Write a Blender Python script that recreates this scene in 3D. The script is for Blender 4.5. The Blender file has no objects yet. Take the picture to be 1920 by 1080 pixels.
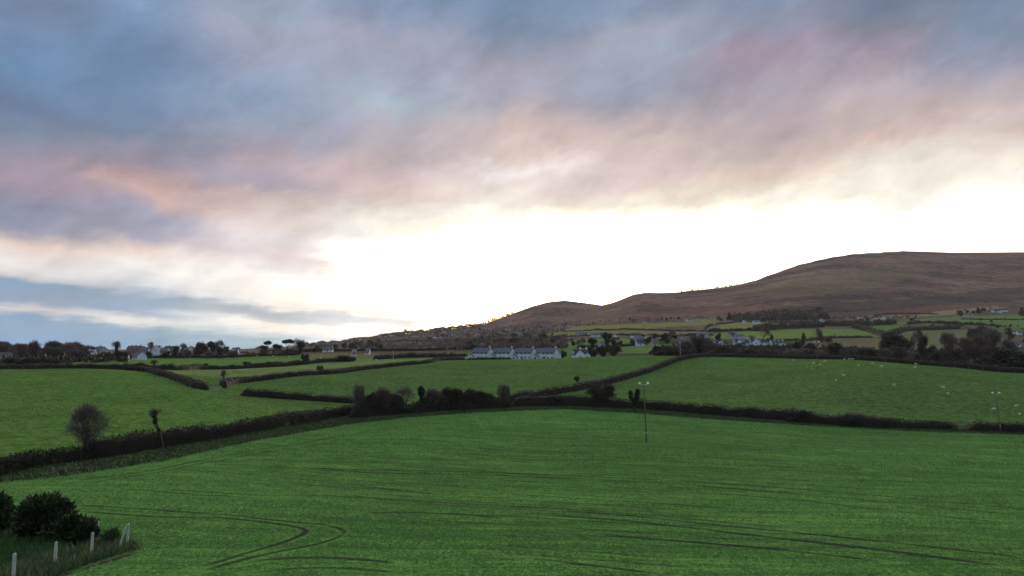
import bpy, bmesh, math, random
import numpy as np
from mathutils import Vector, Matrix
R = math.radians
random.seed(7); rng = np.random.default_rng(7)
SC = bpy.context.scene
COL = SC.collection

# ------------------------------------------------------------------ camera
F = 1297.0; PITCH = math.atan(115.0/F); CAMZ = 14.0
CT, ST = math.cos(PITCH), math.sin(PITCH)
cam = bpy.data.cameras.new('camera'); camo = bpy.data.objects.new('camera', cam); COL.objects.link(camo)
camo.location = (0, 0, CAMZ); camo.rotation_euler = (math.pi/2 + PITCH, 0, 0)
cam.sensor_width = 36; cam.lens = 36*F/1920; cam.clip_start = 0.5; cam.clip_end = 30000
SC.camera = camo
SC.view_settings.view_transform = 'Standard'; SC.view_settings.look = 'None'
SC.view_settings.exposure = 0.0; SC.view_settings.gamma = 1.0; SC.view_settings.use_curve_mapping = False

# ------------------------------------------------------------------ sun (veiled by cloud, low, ahead)
SUN_EL, SUN_AZ = 10.0, 4.0
sl = bpy.data.lights.new('sun', 'SUN'); sl.energy = 4.2; sl.angle = R(13); sl.color = (1, .84, .62)
so = bpy.data.objects.new('sun', sl); COL.objects.link(so)
so.rotation_euler = (-R(90-SUN_EL), 0, -R(SUN_AZ))

# ------------------------------------------------------------------ world
def lin(c):
    return tuple(((v/255)/12.92 if v/255 <= .04045 else ((v/255+.055)/1.055)**2.4) for v in c)
W = bpy.data.worlds.new('World'); SC.world = W; W.use_nodes = True
wn, wl = W.node_tree.nodes, W.node_tree.links; wn.clear()
def N(t, **k):
    n = wn.new(t)
    for a, b in k.items(): setattr(n, a, b)
    return n
def M(op, a, b=None, c=None, clamp=False):
    n = wn.new('ShaderNodeMath'); n.operation = op; n.use_clamp = clamp
    for i, q in enumerate((a, b, c)):
        if q is None: continue
        if isinstance(q, (int, float)): n.inputs[i].default_value = q
        else: wl.new(q, n.inputs[i])
    return n.outputs[0]
tc = N('ShaderNodeTexCoord'); sep = N('ShaderNodeSeparateXYZ'); wl.new(tc.outputs['Generated'], sep.inputs[0])
dx, dy, dz = sep.outputs
az = M('MULTIPLY', M('ARCTAN2', dx, dy), 180/math.pi)
el = M('MULTIPLY', M('ARCSINE', dz), 180/math.pi)
# cloud-plane coordinates
inv = M('DIVIDE', 1.0, M('ADD', M('MAXIMUM', dz, 0.0), 0.10))
cmb = N('ShaderNodeCombineXYZ'); wl.new(M('MULTIPLY', dx, inv), cmb.inputs[0]); wl.new(M('MULTIPLY', dy, inv), cmb.inputs[1])
def noise(scale, detail, rough, off=(0,0,0), dist=0.0):
    mp = N('ShaderNodeMapping'); mp.inputs['Location'].default_value = off; wl.new(cmb.outputs[0], mp.inputs[0])
    n = N('ShaderNodeTexNoise'); n.inputs['Scale'].default_value = scale; n.inputs['Detail'].default_value = detail
    n.inputs['Roughness'].default_value = rough; n.inputs['Distortion'].default_value = dist
    wl.new(mp.outputs[0], n.inputs['Vector']); return n.outputs[0]
n1 = noise(1.3, 6, .55, (3.1, 1.7, 0), .3); n2 = noise(1.5, 6, .55, (9.4, 5.2, 0), .3); n3 = noise(2.6, 7, .6, (1.3, 8.8, 0), .5)
cm2 = N('ShaderNodeCombineXYZ'); wl.new(M('ADD', M('MULTIPLY', az, .105), M('MULTIPLY', el, -.035)), cm2.inputs[0]); wl.new(M('MULTIPLY_ADD', el, .145, M('MULTIPLY', az, -.02)), cm2.inputs[1])
def noise2(scale, detail, rough, off, dist=0.0):
    mp = N('ShaderNodeMapping'); mp.inputs['Location'].default_value = off; wl.new(cm2.outputs[0], mp.inputs[0])
    n = N('ShaderNodeTexNoise'); n.inputs['Scale'].default_value = scale; n.inputs['Detail'].default_value = detail; n.inputs['Roughness'].default_value = rough; n.inputs['Distortion'].default_value = dist
    wl.new(mp.outputs[0], n.inputs['Vector']); return n.outputs[0]
m1 = noise2(1.6, 7, .62, (2.2, 4.1, 0), .4); m2 = noise2(1.3, 7, .6, (7.7, 1.1, 0), .4); m3 = noise2(1.9, 8, .58, (4.4, 9.3, 0), .25)
el = M('ADD', el, M('MULTIPLY', M('SUBTRACT', m1, .5), M('MINIMUM', M('MULTIPLY_ADD', el, .30, .25), 4.6)))
az = M('ADD', az, M('MULTIPLY', M('SUBTRACT', m2, .5), 7.0))
elw = M('ADD', el, M('MULTIPLY', M('SUBTRACT', n1, .5), M('MULTIPLY_ADD', el, .08, .8)))
azw = M('ADD', az, M('MULTIPLY', M('SUBTRACT', n2, .5), 9.0))
EMAX = 52.0
def shear(a): return .10*min(max(a+36.5, 0), 28)-.08*max(a, 0)
shn = M('SUBTRACT', M('MULTIPLY', M('MINIMUM', M('MAXIMUM', M('ADD', azw, 36.5), 0.0), 28.0), .10), M('MULTIPLY', M('MAXIMUM', azw, 0.0), .08))
fac = M('DIVIDE', M('ADD', M('ADD', elw, shn), 4.0), EMAX, clamp=True)
def pix_el(u, v):
    a, b = (u-960)/F, (540-v)/F
    d = Vector((a, CT-b*ST, ST+b*CT)).normalized(); return math.degrees(math.asin(d.z))
WH = (2.6, 2.5, 2.3)
SKY = {
 0:   [(0,(105,130,165)),(60,(98,133,176)),(120,(88,136,180)),(180,(93,123,163)),(240,(110,130,160)),(300,(158,145,165)),(340,(168,146,165)),(380,(124,129,155)),(425,(140,146,172)),(455,(242,214,196)),(490,(246,240,238)),(512,(222,214,212)),(524,(108,155,190)),(565,(112,148,186)),(578,(222,212,212)),(590,(100,150,190)),(620,(112,160,200)),(655,(84,150,210))],
 240: [(0,(115,150,190)),(60,(100,135,176)),(120,(93,134,174)),(180,(95,130,170)),(240,(112,133,165)),(300,(150,140,158)),(330,(196,158,158)),(360,(214,176,168)),(395,(160,162,188)),(440,(165,162,184)),(468,(238,212,196)),(500,(252,248,244)),(530,(225,228,236)),(552,(120,157,188)),(582,(126,155,186)),(594,(235,232,225)),(603,(236,236,230)),(612,(128,165,194)),(640,(110,158,194)),(655,(112,164,206))],
 480: [(0,(148,165,192)),(60,(158,164,190)),(120,(148,163,194)),(180,(132,157,190)),(240,(146,158,186)),(300,(182,164,174)),(340,(172,162,180)),(365,(204,180,178)),(400,(228,206,200)),(440,(238,226,226)),(480,(236,216,216)),(515,(254,251,249)),(568,(252,250,248)),(577,(168,182,194)),(590,(196,200,206)),(600,(255,254,250)),(618,(246,246,244)),(632,(165,195,207)),(655,(150,185,202))],
 720: [(0,(125,150,185)),(60,(165,165,190)),(120,(160,168,195)),(180,(166,186,202)),(240,(182,176,190)),(300,(196,180,184)),(340,(216,186,186)),(372,(228,203,192)),(398,(246,238,222)),(420,(253,248,236)),(455,1.02),(490,1.4),(560,1.2),(596,1.0),(603,(240,238,238)),(615,(255,253,252)),(655,(248,250,250))],
 960: [(0,(104,139,175)),(60,(120,145,177)),(120,(164,160,182)),(180,(172,170,190)),(240,(214,189,184)),(290,(226,200,190)),(325,(250,240,238)),(350,(240,225,216)),(382,(248,236,222)),(402,(254,249,238)),(430,1.1),(460,2.2),(540,2.4),(655,1.5)],
 1200:[(0,(130,150,181)),(60,(164,168,190)),(120,(155,169,190)),(180,(150,155,176)),(240,(202,181,180)),(280,(220,196,189)),(320,(226,200,195)),(350,(231,206,200)),(378,(246,232,210)),(398,(254,248,232)),(422,1.1),(450,2.4),(530,2.8),(655,1.6)],
 1440:[(0,(124,144,176)),(60,(146,146,170)),(100,(165,145,166)),(160,(174,164,179)),(200,(180,168,180)),(240,(190,170,173)),(285,(206,186,180)),(320,(236,206,191)),(348,(246,226,204)),(370,(254,246,228)),(392,1.05),(420,2.0),(500,2.2),(655,1.4)],
 1680:[(0,(110,130,161)),(60,(135,135,156)),(100,(160,146,165)),(150,(190,175,184)),(200,(200,180,176)),(240,(222,190,180)),(275,(238,226,210)),(320,(250,245,226)),(352,(251,244,226)),(372,(255,252,240)),(392,1.02),(420,1.5),(500,1.6),(655,1.2)],
 1920:[(0,(105,130,160)),(60,(120,140,170)),(110,(160,160,185)),(150,(186,175,181)),(200,(210,190,189)),(240,(220,196,186)),(280,(240,225,213)),(305,(248,240,220)),(330,(254,250,236)),(355,1.02),(420,1.3),(500,1.3),(655,1.1)],
}
def ramp(stops, top):
    r = N('ShaderNodeValToRGB'); cr = r.color_ramp; cr.interpolation = 'EASE' if 0 else 'LINEAR'
    st = sorted((e, c) for e, c in stops)
    st.append((38.0, st[-1][1])); st.append((50.0, top))
    while len(cr.elements) > 1: cr.elements.remove(cr.elements[0])
    cr.elements[0].position = max(0, st[0][0]/EMAX); cr.elements[0].color = (*st[0][1], 1)
    for e, c in st[1:]:
        k = cr.elements.new(min(1, max(0, e/EMAX))); k.color = (*c, 1)
    wl.new(fac, r.inputs[0]); return r.outputs[0]
ZEN = (.74, .87, 1.06)
SKYM = 1.0
def st_of(u, lst):
    o = []
    for v, c in lst:
        c = tuple(c*w for w in (1.0, .97, .9)) if isinstance(c, float) else lin(c)
        o.append((pix_el(u, v)+shear(math.degrees(math.atan((u-960)/F)))+4.0, c))
    return o
stations = []
stations.append((-150.0, ramp([(4, (.44, .57, .76)), (19, (.58, .70, .88))], ZEN)))
stations.append((-75.0, ramp([(0, (.22, .40, .60)), (15, (.20, .28, .42))], ZEN)))
for u, lst in SKY.items():
    stations.append((math.degrees(math.atan((u-960)/F)), ramp(st_of(u, lst), ZEN)))
stations.append((75.0, ramp([(0, (.9, .85, .8)), (12, (.5, .48, .5)), (20, (.3, .32, .4))], ZEN)))
stations.append((150.0, ramp([(4, (.44, .57, .76)), (19, (.58, .70, .88))], ZEN)))
cur = stations[0][1]
for (a0, _), (a1, c1) in zip(stations, stations[1:]):
    mr = N('ShaderNodeMapRange'); mr.interpolation_type = 'SMOOTHSTEP' if abs(a1-a0) < 20 else 'LINEAR'
    mr.inputs['From Min'].default_value = a0; mr.inputs['From Max'].default_value = a1
    wl.new(azw, mr.inputs['Value'])
    mx = N('ShaderNodeMix', data_type='RGBA'); wl.new(mr.outputs[0], mx.inputs['Factor']); wl.new(cur, mx.inputs[6]); wl.new(c1, mx.inputs[7]); cur = mx.outputs[2]
# cloud relief: soft light/dark mottling of the overcast
rel = M('ADD', M('MULTIPLY_ADD', M('SUBTRACT', n3, .5), .16, .93), M('MULTIPLY', M('SUBTRACT', m3, .5), .74))
hs = N('ShaderNodeHueSaturation'); hs.inputs['Saturation'].default_value = .87; wl.new(cur, hs.inputs['Color']); vm = N('ShaderNodeVectorMath', operation='SCALE'); wl.new(hs.outputs[0], vm.inputs[0]); wl.new(rel, vm.inputs['Scale'])
lum = N('ShaderNodeRGBToBW'); wl.new(cur, lum.inputs[0])
nk = N('ShaderNodeTexSky', sky_type='NISHITA'); nk.sun_disc = False; nk.sun_elevation = R(SUN_EL); nk.sun_rotation = R(SUN_AZ)
nk.air_density = 1.2; nk.dust_density = 2.0
gap = N('ShaderNodeMapRange'); gap.interpolation_type = 'SMOOTHSTEP'; gap.inputs['From Min'].default_value = .85; gap.inputs['From Max'].default_value = 1.3
wl.new(lum.outputs[0], gap.inputs['Value'])
b1 = N('ShaderNodeBackground'); wl.new(vm.outputs[0], b1.inputs[0]); b1.inputs[1].default_value = SKYM
b2 = N('ShaderNodeBackground'); wl.new(nk.outputs[0], b2.inputs[0]); wl.new(M('MULTIPLY', gap.outputs[0], .06), b2.inputs[1])
ad = N('ShaderNodeAddShader'); wl.new(b1.outputs[0], ad.inputs[0]); wl.new(b2.outputs[0], ad.inputs[1])
wo = N('ShaderNodeOutputWorld'); wl.new(ad.outputs[0], wo.inputs[0])

# ------------------------------------------------------------------ projection helpers (photo pixel <-> place)
def P(u, v, Y):
    a, b = (np.asarray(u, float)-960)/F, (540-np.asarray(v, float))/F
    k = Y/(CT-b*ST); return a*k, Y, CAMZ+(ST+b*CT)*k
def proj(x, y, z):
    z = z-CAMZ; fw = CT*y+ST*z; fw = np.where(fw < .1, .1, fw)
    return 960+F*x/fw, 540-F*(CT*z-ST*y)/fw
def zof(v, Y): return float(P(960, v, Y)[2])

def pchip(xs, ys, x):
    xs = np.asarray(xs, float); ys = np.asarray(ys, float); h = np.diff(xs); d = np.diff(ys)/h
    m = np.zeros_like(ys); m[0] = d[0]; m[-1] = d[-1]
    for i in range(1, len(xs)-1):
        if d[i-1]*d[i] > 0:
            w1, w2 = 2*h[i]+h[i-1], h[i]+2*h[i-1]; m[i] = (w1+w2)/(w1/d[i-1]+w2/d[i])
    i = np.clip(np.searchsorted(xs, x)-1, 0, len(xs)-2); t = np.clip((x-xs[i])/h[i], 0, 1)
    return (ys[i]*(2*t**3-3*t**2+1)+h[i]*m[i]*(t**3-2*t**2+t)+ys[i+1]*(-2*t**3+3*t**2)+h[i]*m[i+1]*(t**3-t**2))

TT = {
 0:   [(30,1079),(57,908),(75,851),(100,797),(136,752),(180,713),(245,691),(300,688),(450,677),(700,664),(800,662)],
 200: [(30,1079),(60,896),(76,852),(100,799),(140,752),(180,716),(228,693),(280,690),(350,684),(450,677),(550,671),(700,665),(800,662)],
 400: [(30,1079),(60,898),(80,850),(100,810),(130,773),(158,738),(190,724),(230,712),(300,698),(380,690),(450,684),(550,674),(650,668),(800,662)],
 500: [(30,1079),(60,902),(92,824),(115,792),(150,760),(175,741),(200,728),(240,709),(300,696),(380,688),(450,680),(550,671),(650,665),(800,661)],
 600: [(30,1079),(60,905),(110,804),(135,782),(165,758),(190,744),(232,706),(300,694),(380,685),(430,679),(500,672),(600,665),(700,661),(800,659)],
 800: [(30,1079),(60,915),(130,782),(150,768),(170,757),(200,740),(250,706),(290,690),(330,682),(370,677),(450,672),(550,667),(650,662),(800,656)],
 1000:[(30,1079),(60,918),(95,834),(152,769),(178,747),(250,703),(320,680),(350,673.5),(430,675),(500,668),(650,655),(800,645)],
 1200:[(30,1079),(60,920),(97,832),(150,773),(168,760),(200,737),(250,704),(300,680),(345,667.5),(420,668),(520,662),(600,652),(800,636)],
 1400:[(30,1079),(60,925),(141,791),(157,775),(200,735),(250,700),(300,678),(330,670.5),(400,674),(500,664),(600,650),(800,630)],
 1600:[(30,1079),(60,928),(137,805),(160,766),(190,722),(220,696),(250,682),(290,675),(330,676),(400,682),(500,672),(600,658),(800,637)],
 1800:[(30,1079),(60,930),(133,812),(152,790),(180,745),(200,722),(225,702),(247,690),(300,692),(400,684),(500,672),(650,655),(800,640)],
 1920:[(30,1079),(60,932),(130,817),(150,795),(180,748),(205,718),(226,700),(300,698),(400,686),(500,674),(650,656),(800,642)],
}
TU = sorted(TT); TS = np.array([(u-960)/F*CT for u in TU])
TU_ext = TS.copy()
SKYL = [(-400,655.5),(300,655.5),(440,655),(560,648.5),(640,642),(720,631),(800,622),(860,615),(900,609.5),(950,592),(1000,573.5),(1030,565.5),(1060,563),(1090,566.5),(1130,572),(1150,567),(1190,551.5),(1210,548.5),(1270,548),(1300,544),(1370,537),(1420,526),(1440,518),(1500,497),(1560,483),(1610,475.5),(1700,470.5),(1760,472),(1800,473.5),(1920,472),(2300,476),(2800,500)]
SLs = np.array([(u-960)/F*CT for u, _ in SKYL]); SLv = np.array([v for _, v in SKYL])
YRu = [(-400,3200),(500,3000),(800,2500),(900,2700),(1060,3600),(1150,3000),(1400,2900),(1700,3200),(2800,3300)]
YRs = np.array([(u-960)/F*CT for u, _ in YRu]); YRv = np.array([v for _, v in YRu], float)

def vnoise(x, y, seed=0):
    xi = np.floor(x).astype(np.int64); yi = np.floor(y).astype(np.int64); fx, fy = x-xi, y-yi
    fx = fx*fx*(3-2*fx); fy = fy*fy*(3-2*fy)
    def hsh(a, b):
        h = (a*374761393+b*668265263+seed*1442695041) & 0x7fffffff
        h = ((h ^ (h >> 13))*1274126177) & 0x7fffffff; return ((h ^ (h >> 16)) & 0xffff)/65535.0
    return (hsh(xi, yi)*(1-fx)+hsh(xi+1, yi)*fx)*(1-fy)+(hsh(xi, yi+1)*(1-fx)+hsh(xi+1, yi+1)*fx)*fy
def fbm(x, y, o=4, seed=0):
    s = 0; a = .5
    for k in range(o): s = s+a*vnoise(x*2**k, y*2**k, seed+k); a *= .5
    return s
def H(x, y):
    x = np.atleast_1d(np.asarray(x, float)); y = np.atleast_1d(np.asarray(y, float))
    Yc = np.clip(y, 30, 800.0); s = np.clip(x/np.maximum(y, 30), -1.6, 1.6)
    cols = np.stack([pchip([p[0] for p in TT[u]], [zof(v, Y) for Y, v in TT[u]], Yc) for u in TU])
    sc = np.clip(s, TS[0], TS[-1]); i = np.clip(np.searchsorted(TS, sc)-1, 0, len(TS)-2)
    t = (sc-TS[i])/(TS[i+1]-TS[i]); n = np.arange(len(s))
    # cubic (monotone-safe finite difference) across columns
    def slope(k):
        a = np.clip(k-1, 0, len(TS)-1); b = np.clip(k+1, 0, len(TS)-1); return (cols[b, n]-cols[a, n])/np.maximum(TS[b]-TS[a], 1e-6)
    h = TS[i+1]-TS[i]
    z = cols[i, n]*(2*t**3-3*t**2+1)+h*slope(i)*(t**3-2*t**2+t)+cols[i+1, n]*(-2*t**3+3*t**2)+h*slope(i+1)*(t**3-t**2)
    # near / off frame: ease
    z = np.where(y < 30, z+(30-y)*.012, z)
    far = y > 800
    if far.any():
        sf = s[far]; Y = y[far]; vs = np.interp(sf, SLs, SLv); Yr = np.interp(sf, YRs, YRv)
        b800 = (z[far]-CAMZ)/800.0; e_s = np.array([(P(960, v, 1000.)[2]-CAMZ)/1000 for v in vs])
        t = np.clip((Y-800)/(Yr-800), 0, 1); g = 1.2*t-.2*t**3
        zz = CAMZ+(b800+(e_s-b800)*g)*np.minimum(Y, Yr)
        w = np.minimum(1, (Y-800)/600)*np.clip((Yr*1.0-Y)/600, .18, 1)*np.clip((zz-CAMZ)/40, 0, 1)
        zz += w*26*(fbm(x[far]/420, Y/520, 4, 5)-.47)+w*5*(fbm(x[far]/60, Y/70, 3, 9)-.45)
        zz = np.where(Y > Yr, zz-(Y-Yr)*.10*np.clip((zz-CAMZ)/100, 0, 1), zz)
        z[far] = zz
    # gentle undulation
    z = z+np.clip((y-8)/60, 0, 1)*np.clip(y/500, .25, 1)*.5*(fbm(x/38, y/38, 3, 2)-.45)
    return z
def gz(x, y): return float(H([x], [y])[0])
def G(u, v, Y0, Y1):
    Ys = np.linspace(Y0, Y1, 400); x, _, z = P(u, v, Ys); d = z-H(x, Ys)
    k = np.where(d <= 0)[0]; j = int(k[0]) if len(k) else int(np.argmin(np.abs(d)))
    return float(x[j]), float(Ys[j]), float(H([x[j]], [Ys[j]])[0])

# ------------------------------------------------------------------ materials
def mat(name):
    m = bpy.data.materials.new(name); m.use_nodes = True; nt = m.node_tree; nt.nodes.clear()
    o = nt.nodes.new('ShaderNodeOutputMaterial'); b = nt.nodes.new('ShaderNodeBsdfPrincipled')
    nt.links.new(b.outputs[0], o.inputs[0]); b.inputs['Specular IOR Level'].default_value = .15; b.inputs['Roughness'].default_value = .85
    return m, nt, b, o
def nnoise(nt, vec, scale, detail=3, rough=.6):
    n = nt.nodes.new('ShaderNodeTexNoise'); n.inputs['Scale'].default_value = scale; n.inputs['Detail'].default_value = detail; n.inputs['Roughness'].default_value = rough
    if vec is not None: nt.links.new(vec, n.inputs['Vector'])
    return n.outputs[0]
def nramp(nt, fac, stops, interp='LINEAR'):
    r = nt.nodes.new('ShaderNodeValToRGB'); cr = r.color_ramp; cr.interpolation = interp
    cr.elements[0].position = stops[0][0]; cr.elements[0].color = (*stops[0][1], 1)
    cr.elements[1].position = stops[-1][0]; cr.elements[1].color = (*stops[-1][1], 1)
    for p, c in stops[1:-1]: e = cr.elements.new(p); e.color = (*c, 1)
    nt.links.new(fac, r.inputs[0]); return r.outputs[0]
def nmix(nt, fac, a, b, bt='MIX'):
    m = nt.nodes.new('ShaderNodeMix'); m.data_type = 'RGBA'; m.blend_type = bt
    for s, q in ((0, fac), (6, a), (7, b)):
        if isinstance(q, (int, float)): m.inputs[s].default_value = q
        elif isinstance(q, tuple): m.inputs[s].default_value = (*q[:3], 1)
        else: nt.links.new(q, m.inputs[s])
    return m.outputs[2]
def nmath(nt, op, a, b=0.0, c=0.0, clamp=False):
    m = nt.nodes.new('ShaderNodeMath'); m.operation = op; m.use_clamp = clamp
    for s, q in enumerate((a, b, c)):
        if isinstance(q, (int, float)): m.inputs[s].default_value = q
        else: nt.links.new(q, m.inputs[s])
    return m.outputs[0]
def leafmat(name, c0, c1, scale=1.2, rough=.75, spec=.15, cm=None):
    m, nt, b, o = mat(name); g = nt.nodes.new('ShaderNodeNewGeometry'); tcn = nt.nodes.new('ShaderNodeTexCoord')
    ns = nnoise(nt, tcn.outputs['Object'], scale, 3); f = nmath(nt, 'ADD', nmath(nt, 'MULTIPLY', g.outputs['Random Per Island'], .55), nmath(nt, 'MULTIPLY', nmath(nt, 'SUBTRACT', ns, .25), .9))
    oi = nt.nodes.new('ShaderNodeObjectInfo')
    st = [(0.1, c0), (.9, c1)] if cm is None else [(.1, c0), (.5, cm), (.9, c1)]
    c = nramp(nt, f, st)
    hv = nt.nodes.new('ShaderNodeHueSaturation'); nt.links.new(c, hv.inputs['Color'])
    nt.links.new(nmath(nt, 'MULTIPLY_ADD', oi.outputs['Random'], .5, .75), hv.inputs['Value'])
    nt.links.new(nmath(nt, 'MULTIPLY_ADD', oi.outputs['Random'], .03, .485), hv.inputs['Hue'])
    nt.links.new(hv.outputs[0], b.inputs['Base Color']); b.inputs['Roughness'].default_value = rough; b.inputs['Specular IOR Level'].default_value = spec
    return m
def plain(name, c, rough=.8, var=.25, scale=2.0, spec=.2, metal=0):
    m, nt, b, o = mat(name); tcn = nt.nodes.new('ShaderNodeTexCoord'); ns = nnoise(nt, tcn.outputs['Object'], scale, 4, .65)
    lo = tuple(x*(1-var) for x in c); hi = tuple(min(1, x*(1+var)) for x in c)
    nt.links.new(nramp(nt, ns, [(.25, lo), (.75, hi)]), b.inputs['Base Color']); b.inputs['Roughness'].default_value = rough
    b.inputs['Specular IOR Level'].default_value = spec; b.inputs['Metallic'].default_value = metal; return m
MT = {}
MT['hedge_leaf'] = leafmat('hedge twigs', (.012, .011, .009), (.105, .088, .068), .5, cm=(.034, .030, .022))
MT['hedge_green'] = leafmat('green hedge leaves', (.008, .013, .007), (.058, .070, .036), .5, cm=(.020, .025, .014))
MT['hedge_brown'] = leafmat('clipped thorn twigs', (.016, .013, .010), (.115, .085, .068), .45, cm=(.036, .029, .023))
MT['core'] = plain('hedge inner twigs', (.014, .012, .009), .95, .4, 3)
MT['twig'] = leafmat('bare twigs', (.055, .046, .040), (.17, .145, .13), .6)
MT['twig_warm'] = leafmat('bare warm twigs', (.05, .036, .030), (.14, .10, .085), .4)
MT['twig_dark'] = leafmat('dark bare twigs', (.030, .026, .022), (.13, .112, .098), .9)
MT['bark'] = plain('bark', (.040, .034, .028), .9, .5, 5)
MT['evergreen'] = leafmat('evergreen foliage', (.006, .011, .008), (.030, .045, .024), .5)
MT['ivy'] = leafmat('ivy leaves', (.008, .011, .007), (.035, .042, .022), 1.0)
MT['conifer'] = leafmat('conifer foliage', (.008, .014, .012), (.028, .042, .030), .5)
MT['bush'] = leafmat('laurel leaves', (.006, .012, .006), (.085, .115, .045), .9, .6, .15, cm=(.020, .032, .013))
MT['white'] = plain('white render', (.43, .51, .58), .85, .06, .6)
MT['cream'] = plain('cream render', (.56, .52, .42), .85, .08, .6)
MT['grey_wall'] = plain('grey render', (.30, .29, .28), .85, .12, .6)
MT['brick'] = plain('red brick', (.13, .085, .075), .85, .2, 1)
MT['slate'] = plain('slate roof', (.060, .072, .10), .7, .2, 3)
MT['slate_dark'] = plain('dark slate roof', (.022, .026, .036), .7, .25, 3)
MT['tile'] = plain('brown tile roof', (.16, .12, .10), .8, .25, 3)
MT['redroof'] = plain('red brown roof', (.075, .048, .045), .8, .25, 3)
MT['glass'] = plain('window glass', (.03, .035, .04), .15, .2, 1, .6)
MT['frame'] = plain('window frame', (.7, .7, .7), .6, .05, 1)
MT['trim'] = plain('dark trim', (.02, .022, .03), .6, .1, 1)
MT['wood'] = plain('pole wood', (.085, .07, .055), .85, .4, 6)
MT['pale_wood'] = plain('weathered pale wood', (.33, .32, .30), .85, .25, 6)
MT['fence_wood'] = plain('grey fence wood', (.13, .125, .11), .9, .3, 6)
MT['porcelain'] = plain('white insulator', (.75, .75, .72), .3, .05, 1, .5)
MT['steel'] = plain('galvanised steel', (.25, .26, .27), .5, .1, 3, .5, .6)
MT['concrete'] = plain('concrete', (.29, .31, .28), .9, .35, 7)
MT['wool'] = plain('sheep wool', (.42, .41, .34), .95, .18, 9, .05)
MT['soil'] = plain('bare soil', (.020, .021, .014), .95, .4, 4)
MT['drygrass'] = leafmat('long dead grass', (.05, .075, .03), (.19, .19, .10), .8, cm=(.065, .09, .038))
MT['lawngrass'] = leafmat('rough lawn grass', (.018, .045, .014), (.06, .12, .035), .8)
MT['crop'] = leafmat('cereal crop blades', (.076, .175, .044), (.185, .365, .088), .12, cm=(.115, .252, .060))
MT['verge'] = leafmat('verge grass', (.02, .04, .015), (.080, .095, .042), .3, cm=(.032, .052, .020))

# ------------------------------------------------------------------ object helpers
def tag(o, label=None, cat=None, group=None, kind=None):
    if label: o['label'] = label
    if cat: o['category'] = cat
    if group: o['group'] = group
    if kind: o['kind'] = kind
    return o
def nmesh(name, v, f, m, smooth=False):
    me = bpy.data.meshes.new(name); v = np.asarray(v, np.float32); f = np.asarray(f, np.int32)
    me.vertices.add(len(v)); me.vertices.foreach_set('co', v.ravel()); k = f.shape[1]
    me.loops.add(f.size); me.loops.foreach_set('vertex_index', f.ravel()); me.polygons.add(len(f))
    me.polygons.foreach_set('loop_start', np.arange(0, f.size, k, dtype=np.int32)); me.polygons.foreach_set('loop_total', np.full(len(f), k, np.int32))
    if smooth: me.polygons.foreach_set('use_smooth', np.ones(len(f), bool))
    if m: me.materials.append(m)
    me.update(); return me
def link(name, me, parent=None, loc=None, rz=0, s=None):
    o = bpy.data.objects.new(name, me); COL.objects.link(o)
    if parent: o.parent = parent
    if loc: o.location = loc
    if rz: o.rotation_euler.z = rz
    if s: o.scale = s
    return o
def empty(name, loc, rz=0, s=None): 
    o = link(name, None, None, loc, rz, s); o.empty_display_size = .5; return o
class MB:
    def __init__(s): s.v = []; s.f = []
    def add(s, v, f):
        k = len(s.v); s.v += [tuple(p) for p in v]; s.f += [tuple(i+k for i in q) for q in f]; return s
    def box(s, x0, x1, y0, y1, z0, z1):
        return s.add([(x0,y0,z0),(x1,y0,z0),(x1,y1,z0),(x0,y1,z0),(x0,y0,z1),(x1,y0,z1),(x1,y1,z1),(x0,y1,z1)],
                     [(0,3,2,1),(4,5,6,7),(0,1,5,4),(1,2,6,5),(2,3,7,6),(3,0,4,7)])
    def tube(s, a, b, r0, r1, n=6, cap=True):
        a, b = Vector(a), Vector(b); d = (b-a).normalized(); t = d.orthogonal().normalized(); w = d.cross(t); v = []
        for p, r in ((a, r0), (b, r1)):
            for i in range(n): q = 2*math.pi*i/n; v.append(p+t*math.cos(q)*r+w*math.sin(q)*r)
        f = [(i, (i+1) % n, n+(i+1) % n, n+i) for i in range(n)]
        if cap: f += [tuple(range(n))[::-1], tuple(range(n, 2*n))]
        return s.add(v, f)
    def mesh(s, name, m, smooth=False):
        me = bpy.data.meshes.new(name); me.from_pydata(s.v, [], s.f); me.materials.append(m)
        if smooth: me.polygons.foreach_set('use_smooth', [True]*len(s.f))
        me.update(); return me
    def obj(s, name, m, parent=None, smooth=False): return link(name, s.mesh(name, m, smooth), parent)
def unit(n):
    d = rng.normal(size=(n, 3)); return d/np.linalg.norm(d, axis=1)[:, None]
def cards(p, d, L, Wd):
    """p base points, d directions, L length, Wd width: slim leaf diamonds"""
    n = len(p); d = d/np.linalg.norm(d, axis=1)[:, None]; s = np.cross(d, unit(n)); s /= np.maximum(np.linalg.norm(s, axis=1), 1e-6)[:, None]
    L = np.broadcast_to(L, n)[:, None]; Wd = np.broadcast_to(Wd, n)[:, None]
    v = np.empty((n, 4, 3)); v[:, 0] = p; v[:, 1] = p+d*L*.5+s*Wd*.5; v[:, 2] = p+d*L; v[:, 3] = p+d*L*.5-s*Wd*.5
    return v.reshape(-1, 3), np.arange(4*n).reshape(n, 4)
def joinvf(L):
    V, Fc, k = [], [], 0
    for v, f in L: V.append(v); Fc.append(f+k); k += len(v)
    return np.vstack(V), np.vstack(Fc)

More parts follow.
